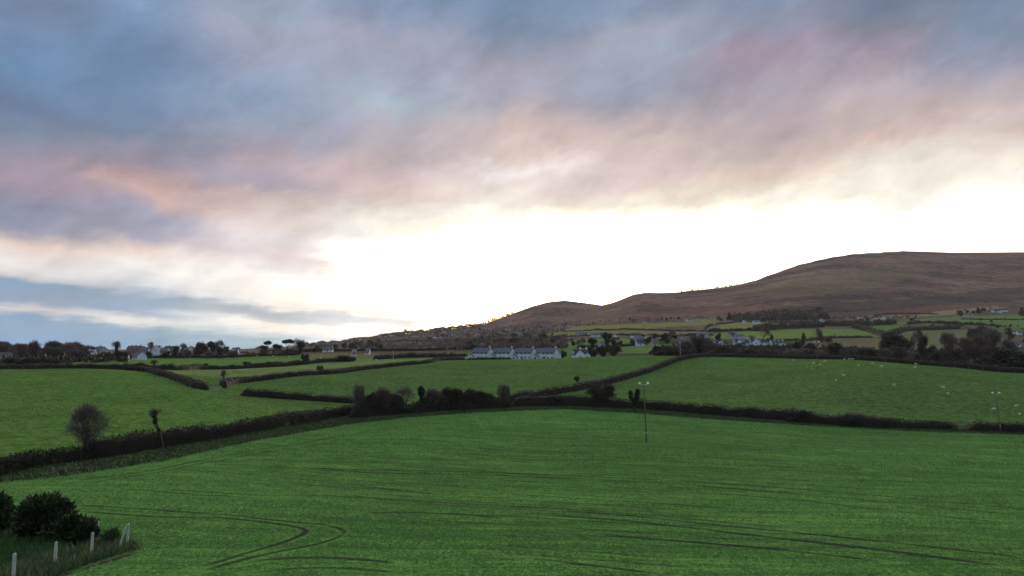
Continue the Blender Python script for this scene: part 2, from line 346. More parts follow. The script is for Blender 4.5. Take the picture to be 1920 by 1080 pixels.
# ------------------------------------------------------------------ ground sheet
sp = np.concatenate([np.linspace(-3.2, -1.05, 14)[:-1], np.linspace(-1.05, 1.05, 760), np.linspace(1.05, 3.2, 14)[1:]])
yy = np.exp(np.linspace(math.log(6), math.log(9040), 700))-40
Sg, Yg = np.meshgrid(sp, yy); Xg = Sg*(Yg+40); nr, nc = Sg.shape
gx, gy = Xg.ravel(), Yg.ravel(); gzv = H(gx, gy); gu, gv = proj(gx, gy, gzv)
def inpoly(poly, u, v):
    r = np.zeros(len(u), bool); n = len(poly)
    for i in range(n):
        (x1, y1), (x2, y2) = poly[i], poly[(i+1) % n]
        if y1 == y2: continue
        r ^= ((y1 > v) != (y2 > v)) & (u < (x2-x1)*(v-y1)/(y2-y1)+x1)
    return r
EDGE = [(-900,1010),(-200,935),(0,905),(130,892),(300,866),(480,826),(650,796),(760,783),(900,773),(1060,767),(1200,775),(1320,785),(1500,797),(1700,808),(1920,815),(2900,850)]
LAWN = [(-600,1300),(-500,985),(0,972),(60,965),(150,985),(200,1000),(246,1024),(230,1036),(180,1052),(120,1075),(90,1095),(60,1120),(20,1300)]
pas = np.array((.062, .135, .032)); cover = np.tile(pas, (len(gx), 1)); wt = np.zeros((len(gx), 3))
jit = 1.6*(fbm(gx/9, gy/9, 3, 3)-.45)
def paint(poly, c, Y0, Y1, w=None, j=0.0):
    q = inpoly(poly, gu+j*jit*2, gv+j*jit) & (gy >= Y0) & (gy <= Y1); cover[q] = c
    if w is not None: wt[q] = w
ev = np.interp(gu, [p[0] for p in EDGE], [p[1] for p in EDGE])
crop = (gv > ev) & (gy < 165); cover[crop] = (.040, .150, .034); wt[crop] = (1, 0, 0)
q = (gy < 175) & ~crop & (gv > 745) & (gv < ev) & (gv > ev-38); cover[q] = (.05, .075, .03)
cover[gy < 22] = (.04, .14, .035)
q = inpoly(LAWN, gu, gv) & (gy < 46); cover[q] = (.022, .055, .018); wt[q] = 0
# field L, field M, field R: grazed pasture
q = (gy > 60) & (gy < 270) & (gu < 700) & ~crop & (gv < ev-30); cover[q] = (.070, .132, .032)
q = (gy > 150) & (gy < 430) & (gu > 400) & ~crop & (gv < ev-12) & (gv < 800); cover[q] = (.068, .116, .034)
# strips behind the first hedges on the left
paint([(-200,700),(0,688),(200,676),(300,671),(470,669.5),(560,671),(600,676),(480,687),(350,691),(240,686)], (.085,.15,.04), 300, 640)
paint([(240,694),(350,690),(480,688),(620,682),(680,677),(860,670),(850,672),(750,686),(600,702),(500,714),(415,726),(385,722),(330,705)], (.125,.17,.058), 255, 520)
paint([(470,675),(560,670),(660,672),(730,670),(730,676),(560,684),(470,690)], (.10,.15,.05), 330, 560)
paint([(545,661),(620,659.5),(720,660.5),(900,662.5),(905,673),(760,672),(640,672),(560,668)], (.125,.105,.05), 460, 900)
# far country: scrubby woodland colour, then moor
scr = np.array((.075, .068, .045))
q = ((gy > 640) & (gv < 668)) | (gy > 640); cover[q] = scr; wt[q] = (0, .5, 0)
q = (gy > 1150) & (gv < np.interp(gu, [0,700,900,1000,1180,1300,1500,1600,1700,1900,2300], [640,622,618,612,604,594,600,590,582,566,560])+jit*2); cover[q] = (.105, .068, .050); wt[q] = (0, 1, 0)
q = (gy > 380) & (gy < 700) & (gu > 1130); cover[q] = (.03, .042, .022); wt[q] = (0, .3, 0)
q = (gy > 330) & (gy < 640) & (gu < 420) & (gv < 672); cover[q] = (.04, .05, .028)
OLI, OL2, GRN, TAN = (.155,.165,.050), (.150,.145,.060), (.085,.165,.038), (.19,.165,.09)
UF = [
 ([(1075,613),(1180,607.5),(1250,605),(1340,603),(1345,609),(1250,613),(1200,618),(1060,619.5)], OLI),
 ([(990,636),(1010,626),(1060,620.5),(1200,620),(1280,622),(1340,624),(1340,629),(1250,630),(1100,630),(1030,633)], OL2),
 ([(1085,636),(1165,634),(1230,640),(1245,652),(1130,655),(1040,655),(1050,645)], GRN),
 ([(870,640),(1000,636),(1060,640),(1060,650),(960,650)], (.10,.11,.05)),
 ([(1040,655),(1160,650),(1218,645),(1290,645),(1290,660),(1218,662),(1100,664),(1040,664)], (.09,.15,.04)),
 ([(1345,609),(1380,604),(1440,603),(1500,607),(1520,611),(1470,616),(1410,619.5),(1325,622),(1280,622),(1350,612)], OLI),
 ([(1280,600),(1345,594),(1350,603),(1290,605)], OL2),
 ([(1440,605),(1600,603),(1720,604),(1700,608),(1600,610),(1500,611)], GRN),
 ([(1330,626),(1400,622),(1470,619),(1520,617),(1600,616.5),(1640,624),(1650,632),(1560,634),(1500,640),(1440,638),(1330,634)], (.12,.185,.042)),
 ([(1608,616),(1640,611.5),(1690,609.5),(1705,614),(1690,618.5),(1650,624.5),(1635,622.5)], GRN),
 ([(1690,601),(1760,595),(1830,593),(1940,589),(2300,585),(2300,612),(1940,612),(1870,611.5),(1800,607),(1740,604.5)], (.095,.16,.048)),
 ([(1708,609.5),(1790,609.5),(1802,612),(1780,617.5),(1715,617.5)], (.06,.11,.04)),
 ([(1680,628),(1700,620.5),(1760,618.5),(1810,618.5),(1850,621.5),(1860,634),(1800,645),(1760,655),(1680,655),(1670,640)], (.115,.13,.060)),
 ([(1500,640),(1560,633),(1640,632),(1668,638),(1660,655),(1480,655)], (.12,.105,.06)),
 ([(1860,613),(1920,612),(1920,626),(1880,625)], (.08,.12,.04)),
 ([(1590,597),(1650,590),(1740,588.5),(1765,590),(1720,595),(1640,598)], TAN),
 ([(1750,584),(1870,573.5),(1885,577),(1810,587),(1752,593)], TAN),
 ([(1640,592),(1690,580),(1750,574),(1880,565),(1895,571),(1760,582),(1722,590)], (.125,.060,.052)),
 ([(1400,585),(1500,575),(1620,583),(1640,590),(1560,596),(1440,598)], (.075,.052,.042)),
 ([(700,641),(790,638),(860,640),(850,645),(760,648)], (.11,.12,.05)),
 ([(865,636),(905,633),(950,629),(1000,622),(1000,628),(940,636)], (.12,.13,.05)),
 ([(900,624),(960,622),(980,618),(985,622),(940,628)], (.12,.12,.055)),
 ([(680,652),(800,648),(870,652),(800,657),(700,658)], (.075,.08,.04)),
]
for pl, c in UF:
    paint(pl, c, 420, 2600, (0, .18, 0), .22)
for pl, c, w_ in [([(1440,580),(1560,567),(1700,561),(1850,543),(2000,530),(2000,560),(1800,570),(1640,582),(1500,587)], (.030,.032,.028), .5), ([(1500,560),(1620,548),(1760,545),(1700,556),(1560,566)], (.040,.034,.034), .55), ([(1380,548),(1500,522),(1640,500),(1760,505),(1640,540),(1480,560)], (.115,.092,.052), .6), ([(1150,592),(1300,578),(1440,572),(1400,586),(1250,596)], (.15,.078,.062), .6), ([(1000,600),(1100,585),(1200,582),(1150,596),(1040,606)], (.10,.075,.05), .6)]:
    paint(pl, c, 900, 3300, (0, w_, 0), 1.5)
k = np.arange(nr*nc).reshape(nr, nc)
fq = np.stack([k[:-1, :-1], k[:-1, 1:], k[1:, 1:], k[1:, :-1]], -1).reshape(-1, 4)

m, nt, b, o = mat('ground cover'); L = nt.links
ge = nt.nodes.new('ShaderNodeNewGeometry'); pos = ge.outputs['Position']
ac = nt.nodes.new('ShaderNodeAttribute'); ac.attribute_name = 'cover'; aw = nt.nodes.new('ShaderNodeAttribute'); aw.attribute_name = 'weights'
sw = nt.nodes.new('ShaderNodeSeparateColor'); L.new(aw.outputs['Color'], sw.inputs[0])
def mapped(sc, rz=0.0):
    mp = nt.nodes.new('ShaderNodeMapping'); mp.inputs['Scale'].default_value = sc; mp.inputs['Rotation'].default_value = (0, 0, rz); L.new(pos, mp.inputs[0]); return mp.outputs[0]
fine = nnoise(nt, pos, 5.0, 5, .75); mid = nnoise(nt, pos, .45, 4, .65); big = nnoise(nt, pos, .05, 3, .6)
f2 = nnoise(nt, pos, .9, 8, .85)
# general mottling of pasture
v1 = nmath(nt, 'MULTIPLY_ADD', nmath(nt, 'SUBTRACT', f2, .5), 3.4, 1.0, clamp=False); v2 = nmath(nt, 'MULTIPLY_ADD', nmath(nt, 'SUBTRACT', mid, .5), 1.1, 1.0); v3 = nmath(nt, 'MULTIPLY_ADD', nmath(nt, 'SUBTRACT', big, .5), .6, 1.0)
vv = nmath(nt, 'MULTIPLY', nmath(nt, 'MULTIPLY', v1, v2), v3)
sc_ = nt.nodes.new('ShaderNodeVectorMath'); sc_.operation = 'SCALE'; L.new(ac.outputs['Color'], sc_.inputs[0]); L.new(vv, sc_.inputs['Scale'])
past = nmix(nt, nmath(nt, 'MULTIPLY', nmath(nt, 'SUBTRACT', mid, .45, clamp=True), 2.2, clamp=True), sc_.outputs[0], (.095, .11, .03))
past = nmix(nt, .6, past, sc_.outputs[0])
# crop: drilled rows and soil showing through
r1 = nnoise(nt, mapped((.10, 4.5, 1), R(20)), 1.0, 3, .6); r2 = nnoise(nt, mapped((.02, .55, 1), R(20)), 1.0, 3, .6)
soil_f = nmath(nt, 'ADD', nmath(nt, 'MULTIPLY_ADD', nmath(nt, 'SUBTRACT', fine, .5), 1.7, .45), nmath(nt, 'ADD', nmath(nt, 'MULTIPLY', r1, .55), nmath(nt, 'MULTIPLY', r2, .45)))
soil_f = nmath(nt, 'ADD', soil_f, nmath(nt, 'MULTIPLY', mid, .35))
crp = nramp(nt, nmath(nt, 'DIVIDE', soil_f, 2.25), [(.36, (.028, .036, .026)), (.45, (.050, .100, .034)), (.53, (.086, .190, .044)), (.64, (.135, .275, .060))])
crp2 = nt.nodes.new('ShaderNodeVectorMath'); crp2.operation = 'SCALE'; L.new(crp, crp2.inputs[0]); L.new(nmath(nt, 'MULTIPLY_ADD', nmath(nt, 'SUBTRACT', big, .5), .5, 1.0), crp2.inputs['Scale'])
# moor: heather, bracken and rock in large patches
h1 = nnoise(nt, mapped((.0035, .0028, .012)), 1.0, 5, .6); h2 = nnoise(nt, mapped((.060, .018, .05)), 1.0, 7, .8)
hf = nmath(nt, 'MULTIPLY_ADD', h2, 1.0, nmath(nt, 'MULTIPLY_ADD', h1, .8, -.39))
moor = nramp(nt, hf, [(.34, (.020, .020, .020)), (.45, (.058, .042, .038)), (.53, (.165, .080, .066)), (.58, (.110, .082, .052)), (.68, (.24, .15, .125))])
rough = nmix(nt, sw.outputs[1], past, nmix(nt, .80, sc_.outputs[0], moor))
L.new(nmix(nt, sw.outputs[0], rough, crp2.outputs[0]), b.inputs['Base Color'])
bp = nt.nodes.new('ShaderNodeBump'); bp.inputs['Strength'].default_value = .7; bp.inputs['Distance'].default_value = .12
L.new(nmath(nt, 'ADD', fine, nmath(nt, 'MULTIPLY', f2, 2.0)), bp.inputs['Height']); L.new(bp.outputs[0], b.inputs['Normal'])
b.inputs['Roughness'].default_value = 1.0; b.inputs['Specular IOR Level'].default_value = 0.0
MT['ground'] = m
me = nmesh('ground', np.stack([gx, gy, gzv], -1), fq, m, True)
for nm, arr in (('cover', cover), ('weights', wt)):
    a = me.color_attributes.new(nm, 'FLOAT_COLOR', 'POINT'); a.data.foreach_set('color', np.hstack([arr, np.ones((len(arr), 1))]).astype(np.float32).ravel())
tag(link('ground', me), 'rolling green farmland rising to a brown moorland hill', kind='structure')

# ------------------------------------------------------------------ wheel tracks in the crop
tm, nt, b, o = mat('wheel track soil'); L = nt.links
ge = nt.nodes.new('ShaderNodeNewGeometry'); ns = nnoise(nt, ge.outputs['Position'], 5.0, 6, .85); nb = nnoise(nt, ge.outputs['Position'], .25, 3, .6)
L.new(nramp(nt, ns, [(.3, (.012, .017, .013)), (.7, (.040, .050, .036))]), b.inputs['Base Color']); b.inputs['Specular IOR Level'].default_value = 0.0
tr = nt.nodes.new('ShaderNodeBsdfTransparent'); mx = nt.nodes.new('ShaderNodeMixShader')
at = nt.nodes.new('ShaderNodeAttribute'); at.attribute_name = 'edge'
fc = nmath(nt, 'ADD', nmath(nt, 'MULTIPLY', ns, 1.2), nmath(nt, 'MULTIPLY', nb, 1.3)); fc = nmath(nt, 'SUBTRACT', fc, nmath(nt, 'MULTIPLY', at.outputs['Fac'], .75))
L.new(nmath(nt, 'MULTIPLY', nmath(nt, 'MULTIPLY', nmath(nt, 'SUBTRACT', fc, .70), 1.9, clamp=True), .74), mx.inputs[0]); L.new(tr.outputs[0], mx.inputs[1]); L.new(b.outputs[0], mx.inputs[2]); L.new(mx.outputs[0], o.inputs[0])
def smooth_line(p, ds):
    p = np.asarray(p, float); d = np.r_[0, np.cumsum(np.linalg.norm(np.diff(p, axis=0), axis=1))]
    t = np.arange(0, d[-1], ds)
    if len(p) > 3:
        m_ = np.gradient(p, d, axis=0) if len(np.unique(d)) == len(d) else None
        i = np.clip(np.searchsorted(d, t)-1, 0, len(d)-2); h = (d[i+1]-d[i])[:, None]; u = ((t-d[i]))[:, None]/h
        return p[i]*(2*u**3-3*u**2+1)+h*m_[i]*(u**3-2*u**2+u)+p[i+1]*(-2*u**3+3*u**2)+h*m_[i+1]*(u**3-u**2)
    return np.stack([np.interp(t, d, p[:, 0]), np.interp(t, d, p[:, 1])], -1)
def plan(pts, Y0, Y1): return [G(u, v, Y0, Y1)[:2] for u, v in pts]
TR = [
 ([(120,905),(250,888),(390,861),(520,838),(640,818),(760,800),(900,790)], .55), ([(140,910),(270,891),(400,866),(520,846),(640,826)], .4),
 ([(380,870),(500,874),(620,880),(800,884),(960,888),(1200,899),(1440,914),(1700,935),(2000,962)], .6), ([(560,880),(700,887),(960,893),(1200,905),(1440,922),(1700,946),(2000,975)], .45),
 ([(300,918),(400,924),(560,930),(780,940),(960,950),(1100,958),(1300,975),(1500,992)], .4), ([(200,916),(380,929),(540,936)], .35),
 ([(130,948),(250,955),(360,962),(460,970),(560,981),(615,986),(645,996),(640,1006),(600,1020),(500,1042),(430,1060),(340,1090)], .45),
 ([(130,958),(300,970),(460,977),(530,985),(575,997),(550,1012),(480,1035),(400,1058),(330,1078)], .5),
 ([(440,1062),(500,1051),(560,1047),(640,1048),(700,1054),(780,1064)], .45), ([(460,1080),(520,1072),(600,1067),(700,1072),(800,1086)], .4),
 ([(1010,967),(1130,973),(1240,985),(1440,1008),(1700,1040),(1920,1070)], .9), ([(1030,957),(1120,963),(1300,981),(1440,995),(1700,1021),(2000,1055)], .7),
 ([(940,952),(1000,953),(1060,958)], .4), ([(960,1045),(1100,1060),(1280,1085)], .5), ([(1090,1000),(1200,1010),(1440,1030),(1700,1060)], .6),
 ([(1100,820),(1210,827),(1300,831),(1420,838)], .5), ([(960,845),(1210,853),(1500,868),(1920,900)], .35), ([(900,800),(1200,806),(1500,815),(1920,838)], .3),
 ([(560,860),(760,862),(960,866),(1300,878)], .3), ([(1330,925),(1500,938),(1920,985)], .4),
 ([(660,965),(760,962),(860,966),(960,975)], .6),
]
TRL = [(plan(p, 24, 170), w*.58) for p, w in TR]
ca, sa = math.cos(R(20)), math.sin(R(20)); q_ = 27.0
while q_ < 150:
    xs_ = np.linspace(-115, 115, 60); al = xs_/ca; X_ = al*ca+q_*sa*0; Y_ = (q_-X_*sa)/ca; zz_ = H(X_, Y_); uu_, vv_ = proj(X_, Y_, zz_)
    ok = (vv_ > np.interp(uu_, [p[0] for p in EDGE], [p[1] for p in EDGE])+3) & (vv_ < 1120) & (uu_ > 120+(q_ < 60)*500*(q_ < 45)) & (uu_ < 2050) & (Y_ > 22) & ~inpoly(LAWN, uu_, vv_)
    k_ = np.where(ok)[0]
    if len(k_) > 5:
        a_, b_ = k_[0]+rng.integers(0, max(1, len(k_)//3)), k_[-1]-rng.integers(0, max(1, len(k_)//4)); TRL.append(([(float(X_[j]), float(Y_[j])) for j in range(a_, b_, 3)], rng.uniform(.11, .19)*(1+q_/120)))
    q_ += rng.uniform(1.1, 3.2)
TRL = [t for t in TRL if len(t[0]) > 1]
for i, (pts, w) in enumerate(TRL):
    ln = smooth_line(pts, .6); d = np.gradient(ln, axis=0); d /= np.linalg.norm(d, axis=1)[:, None]; nn = np.stack([-d[:, 1], d[:, 0]], -1)
    off = np.array([-1.3, -.5, .5, 1.3])*w*.5*1.25; wob = 1+.5*(fbm(ln[:, 0]*.4+i, ln[:, 1]*.4, 2, 4)-.4)
    v = []
    for o_ in off:
        q = ln+nn*(o_*wob)[:, None]; v.append(np.c_[q, H(q[:, 0], q[:, 1])+.03])
    v = np.stack(v, 1); n = len(ln); kk = np.arange(n*4).reshape(n, 4)
    f = np.concatenate([np.stack([kk[:-1, j], kk[:-1, j+1], kk[1:, j+1], kk[1:, j]], -1) for j in range(3)])
    mm = nmesh('wheel_track', v.reshape(-1, 3), f, tm, True); a = mm.attributes.new('edge', 'FLOAT', 'POINT'); a.data.foreach_set('value', (np.tile([1., 0, 0, 1.], n)+(.16 if i >= len(TR) else .0)+np.repeat(np.clip(1.2-np.minimum(np.arange(n), n-1-np.arange(n))/2.5, 0, 1.2), 4)).astype(np.float32))
    tag(link('wheel_track', mm), 'dark wheel track of bare soil through the green crop', kind='structure')

# ------------------------------------------------------------------ hedges
def hedge(name, pts, h, w, mt, label, cat='hedge', group=None, dens=26, cs=.30, ds=1.0, hv=.18, hfun=None, world=None, aspect=.28, up=.7):
    ln = smooth_line(world if world is not None else pts, ds); n = len(ln)
    d = np.gradient(ln, axis=0); d /= np.maximum(np.linalg.norm(d, axis=1), 1e-6)[:, None]; nn = np.stack([-d[:, 1], d[:, 0]], -1)
    g = H(ln[:, 0], ln[:, 1]); tt = np.arange(n)*ds; L_ = tt[-1]
    hh = h*(1+hv*2*(fbm(tt/4.5+len(label), tt*0+3.3+h, 3, 1)-.45)+.30*(vnoise(tt/1.3+len(label), tt*0+1.1, 6)-.5))
    if hfun: hh = hh*np.array([hfun(t/L_) for t in tt])
    endt = np.clip(np.minimum(tt, L_-tt)/1.6, .03, 1)**.5; hh *= endt
    ww = w*(1+.25*(fbm(tt/3, tt*0+9.1, 2, 2)-.45)*2)
    ww = ww*endt
    ang = np.linspace(-.12*math.pi, 1.12*math.pi, 9)
    ring = np.stack([np.sign(np.cos(ang))*np.abs(np.cos(ang))**.6, np.clip(np.sign(np.sin(ang))*np.abs(np.sin(ang))**.5, -.1, 1)], -1)
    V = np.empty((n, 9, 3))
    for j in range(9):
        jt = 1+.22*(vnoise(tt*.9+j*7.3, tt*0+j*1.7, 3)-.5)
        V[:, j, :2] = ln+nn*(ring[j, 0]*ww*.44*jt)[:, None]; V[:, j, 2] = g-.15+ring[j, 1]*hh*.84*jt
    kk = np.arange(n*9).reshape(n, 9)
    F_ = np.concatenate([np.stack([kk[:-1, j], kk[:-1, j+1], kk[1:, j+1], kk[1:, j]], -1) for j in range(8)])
    n_c = int(L_*dens); t = rng.uniform(0, L_, n_c); i = np.clip((t/ds).astype(int), 0, n-1); a = rng.uniform(-.05, 1.05, n_c)*math.pi
    cx = np.sign(np.cos(a))*np.abs(np.cos(a))**.6; cz = np.abs(np.sin(a))**.5; r = rng.uniform(.80, 1.0, n_c)
    fr = (t/ds-i)[:, None]*ds
    p = np.empty((n_c, 3)); p[:, :2] = ln[i]+d[i]*fr+nn[i]*(cx*ww[i]*.47*r)[:, None]; p[:, 2] = g[i]-.05+cz*hh[i]*r*.93
    dr = np.empty((n_c, 3)); dr[:, :2] = nn[i]*(cx*.8)[:, None]; dr[:, 2] = np.abs(cz)*up+.15; dr += unit(n_c)*.65
    s = cs*rng.uniform(.5, 1.3, n_c)*np.where(rng.uniform(0, 1, n_c) > .93, 1.8, 1.0); cv, cf = cards(p, dr, s, s*aspect)
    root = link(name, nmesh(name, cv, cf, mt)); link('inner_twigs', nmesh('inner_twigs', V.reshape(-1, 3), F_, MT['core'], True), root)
    tag(root, label, cat, group); return ln, nn
def fence(ln, nn, off, step, hgt, r, label, name='wire_fence', m='fence_wood', wire=False):
    side = ln+nn*off; idx = range(0, len(side), step); root = None; tops = []
    for c, i in enumerate(list(idx)[:99]):
        x, y = side[i]; z = gz(x, y)
        if root is None: root = empty(name, (x, y, z)); tag(root, label, 'fence'); o0 = Vector((x, y, z))
        hh = hgt*random.uniform(.88, 1.08); b_ = Vector((x, y, z-.2))-o0; t_ = b_+Vector((random.uniform(-.05, .05), random.uniform(-.05, .05), hh+.2))
        MB().tube(b_, t_, r, r*.9, 5).obj('post', MT[m], root); tops.append(t_)
    if wire:
        w = MB()
        for a_, b_ in zip(tops, tops[1:]):
            for k in (.08, .35, .62): w.tube(a_-Vector((0, 0, k*hgt)), b_-Vector((0, 0, k*hgt)), .008, .008, 3, False)
        w.obj('wire', MT['steel'], root)
hA = plan([(-330,1000),(-150,935),(0,888),(60,876),(112,868),(150,864),(176,860)], 40, 110)
hedge('hedge', hA, 1.45, 2.0, MT['hedge_green'], 'low ragged dark hedge running off the left edge beside the round bare tree', dens=230, cs=.26, ds=.7, hv=.35)
hB = plan([(158,862),(200,856),(250,846),(330,834),(410,822),(480,809),(560,794),(640,781),(668,777)], 60, 150)
hedge('hedge', hB, 2.1, 2.0, MT['hedge_leaf'], 'dark twiggy hedge between the round bare tree and the central thicket', dens=230, cs=.24, ds=.7, hv=.16)
hC = plan([(655,785),(700,781),(760,776),(830,771),(900,767),(960,763)], 100, 175)
hedge('hedge', hC, 3.0, 3.2, MT['hedge_green'], 'tall overgrown dark hedge under the thicket in the centre of the crop boundary', dens=190, cs=.42, ds=.8, hv=.65)
hD = plan([(958,762),(1060,761),(1130,764),(1200,767),(1320,777),(1440,786),(1500,790)], 120, 175)
hedge('hedge', hD, 2.5, 2.3, MT['hedge_leaf'], 'dark hedge across the far side of the crop behind the near pole', dens=170, cs=.3, ds=.8, hv=.25)
hE = plan([(1470,789),(1520,793),(1600,799),(1700,803),(1795,806)], 110, 175)
hedge('hedge', hE, 2.4, 2.6, MT['hedge_leaf'], 'uneven dark hedge with humps below the sheep field, ending at a gap', dens=170, cs=.3, ds=.8, hv=.55, hfun=lambda t: 1.25-.55*t)
hF = plan([(1812,808),(1860,809),(1920,812),(2000,817),(2300,835)], 100, 175)
hedge('hedge', hF, 1.9, 2.3, MT['hedge_leaf'], 'square dark hedge behind the right hand pole at the edge of the photo', dens=170, cs=.28, ds=.8, hv=.12)
hG = plan([(452,742),(480,744),(520,747),(580,751),(640,755),(700,758)], 150, 215)
hedge('hedge', hG, 1.9, 2.0, MT['hedge_leaf'], 'short broken hedge joining the thicket to the field corner on its left', dens=120, cs=.3, ds=.9, hv=.35)
hH = plan([(415,724),(460,717),(520,710),(600,702.5),(680,694),(750,686),(800,681),(850,674.5),(875,672.5)], 180, 380)
lnH, nnH = hedge('hedge', hH, 2.0, 2.2, MT['hedge_brown'], 'long clipped brown hedge climbing from the field corner towards the white terrace', dens=90, cs=.3, ds=1.2, hv=.10)
hH2 = [(hH[-1][0], hH[-1][1]), (P(905, 671, 372)[0], 372), (P(960, 671, 392)[0], 392)]
hedge('hedge', None, 1.4, 2.0, MT['hedge_brown'], 'low brown hedge end at the foot of the leftmost white terrace house', dens=60, cs=.3, world=hH2)
hI = plan([(930,757),(985,748),(1040,739),(1100,728),(1150,717),(1200,703),(1245,687),(1285,673.5)], 160, 345)
hI += [(P(1340, 670, 334)[0], 334), (P(1420, 670, 332)[0], 332), (P(1500, 670, 318)[0], 318), (P(1600, 675, 293)[0], 293), (P(1680, 679, 272)[0], 272), (P(1750, 684, 257)[0], 257), (P(1830, 690, 242)[0], 242), (P(1920, 698, 229)[0], 229), (P(2250, 730, 200)[0], 200)]
lnI, nnI = hedge('hedge', None, 2.1, 2.2, MT['hedge_brown'], 'long clipped brown hedge curving up over the ridge around the sheep field', dens=90, cs=.3, ds=1.2, hv=.10, world=hI)
hJ = plan([(-260,693),(-100,692),(0,692),(100,691),(200,692),(250,695),(300,704),(345,718),(368,727),(392,732)], 130, 262)
lnJ, nnJ = hedge('hedge', hJ, 1.9, 2.2, MT['hedge_brown'], 'clipped brown hedge curving along the top of the left pasture', dens=100, cs=.3, ds=1.1, hv=.10)
hK = plan([(225,689),(300,693.5),(400,693),(480,690),(560,684.5),(620,679),(664,677.5)], 300, 440)
hedge('hedge', hK, 2.7, 2.6, MT['hedge_leaf'], 'dark field hedge with small bushes between the two pale green strips on the left', dens=60, cs=.4, ds=1.6, hv=.45)
hL = [(P(u, v, Y)[0], Y) for u, v, Y in ((175,676,520),(260,672,560),(350,670,590),(450,669,600),(560,668,600))]
hedge('hedge', None, 2.6, 3, MT['hedge_green'], 'dark hedge below the houses on the left horizon', dens=40, cs=.6, ds=2.2, hv=.5, world=hL)
hM = [(P(u, v, Y)[0], Y) for u, v, Y in ((545,661,760),(650,660,780),(760,661,760),(860,662,740),(905,664,700))]
hedge('hedge', None, 3.5, 3, MT['hedge_green'], 'dark hedge along the far side of the brown stubble field', dens=40, cs=.7, ds=2.5, hv=.5, world=hM)
hN = [(P(u, v, Y)[0], Y) for u, v, Y in ((700,675,440),(740,673,460),(800,670,480),(850,668,500),(880,668,500))]
hedge('hedge', None, 3.2, 3.5, MT['hedge_brown'], 'low brown scrubby hedge behind the pale pole left of the white terrace', dens=60, cs=.6, ds=1.8, hv=.8, world=hN)
fence(lnI, nnI, -1.9, 4, 1.2, .045, 'pale post and wire fence along the sheep field side of the long curving hedge')
fence(lnH, nnH, -1.9, 4, 1.15, .045, 'pale post and wire fence below the clipped hedge climbing to the white terrace')
fence(lnJ, nnJ, -1.8, 5, 1.15, .04, 'thin post and wire fence along the hedge at the top of the left pasture')
# hillside boundary hedges (plain thorn lines)
UH = [
 ([(1020,633),(1100,630),(1200,630),(1250,630.5),(1345,629)], 2.6, 'thin dark hedge above the white gabled farmhouses in mid hill'),
 ([(1050,620),(1130,619),(1200,618.5),(1260,621),(1345,622.5)], 2.4, 'thin dark hedge across the olive fields of the middle hillside'),
 ([(1325,622.5),(1380,621),(1420,619),(1470,617)], 4.5, 'dark bushy hedge on the hillside above the dormer bungalows'),
 ([(1340,609),(1385,604),(1440,604)], 3.0, 'short hedge at the top of the olive field right of the twin hill cottages'),
 ([(1322,618),(1328,612),(1336,609)], 3.0, 'short hedge running uphill between two olive fields'),
 ([(1440,605),(1500,607),(1600,604)], 3.0, 'hedge in front of the dark hillside plantation'),
 ([(1600,615),(1625,621),(1645,628),(1660,633)], 6.5, 'thick dark hedge slanting down to the two round pines'),
 ([(1660,632),(1680,626),(1710,620),(1760,618.5),(1800,617)], 6.0, 'thick dark hedge along the top of the pale rough field on the right'),
 ([(1700,609),(1740,606),(1800,609),(1850,611),(1880,613)], 5.0, 'bushy dark hedge in the upper right fields'),
 ([(1800,599),(1850,600),(1920,600),(2050,600)], 2.4, 'thin dark hedge below the long white farmhouse'),
 ([(1640,592),(1700,588.5),(1760,590)], 2.4, 'thin dark hedge at the foot of the red bracken slope'),
 ([(1500,641),(1560,634),(1640,633)], 3.0, 'hedge with small bushes above the rough brown field'),
 ([(1410,642),(1450,640),(1500,639)], 2.5, 'short dark hedge in the green field behind the bungalow row'),
 ([(1080,653),(1130,652),(1170,650),(1215,646)], 3.0, 'dark hedge between the green fields behind the white cottage'),
 ([(1215,664),(1250,663),(1290,662)], 4.0, 'dark hedge between the cottage field and the pole on the ridge'),
 ([(700,643),(760,640),(850,642)], 4.0, 'dark hedge below the two pale bungalows on the left hillside'),
 ([(880,637),(940,631),(1000,626)], 4.0, 'dark hedge on the hillside behind the white terrace'),
 ([(1540,611),(1600,611),(1680,607)], 8.0, 'belt of dark brown scrub crossing the upper fields'),
 ([(1415,621),(1450,617),(1500,615),(1545,613)], 9.0, 'thick purple brown belt of scrub across the upper fields'),
]
for pts, hh, lb in UH:
    pl = plan(pts, 430, 2400)
    hedge('hedge', pl, hh, hh*1.3, MT['hedge_leaf'] if hh < 7 else MT['hedge_brown'], lb, dens=12 if hh > 5 else 7, cs=1.3 if hh > 5 else .9, ds=4, hv=.8, group=None, aspect=.45)

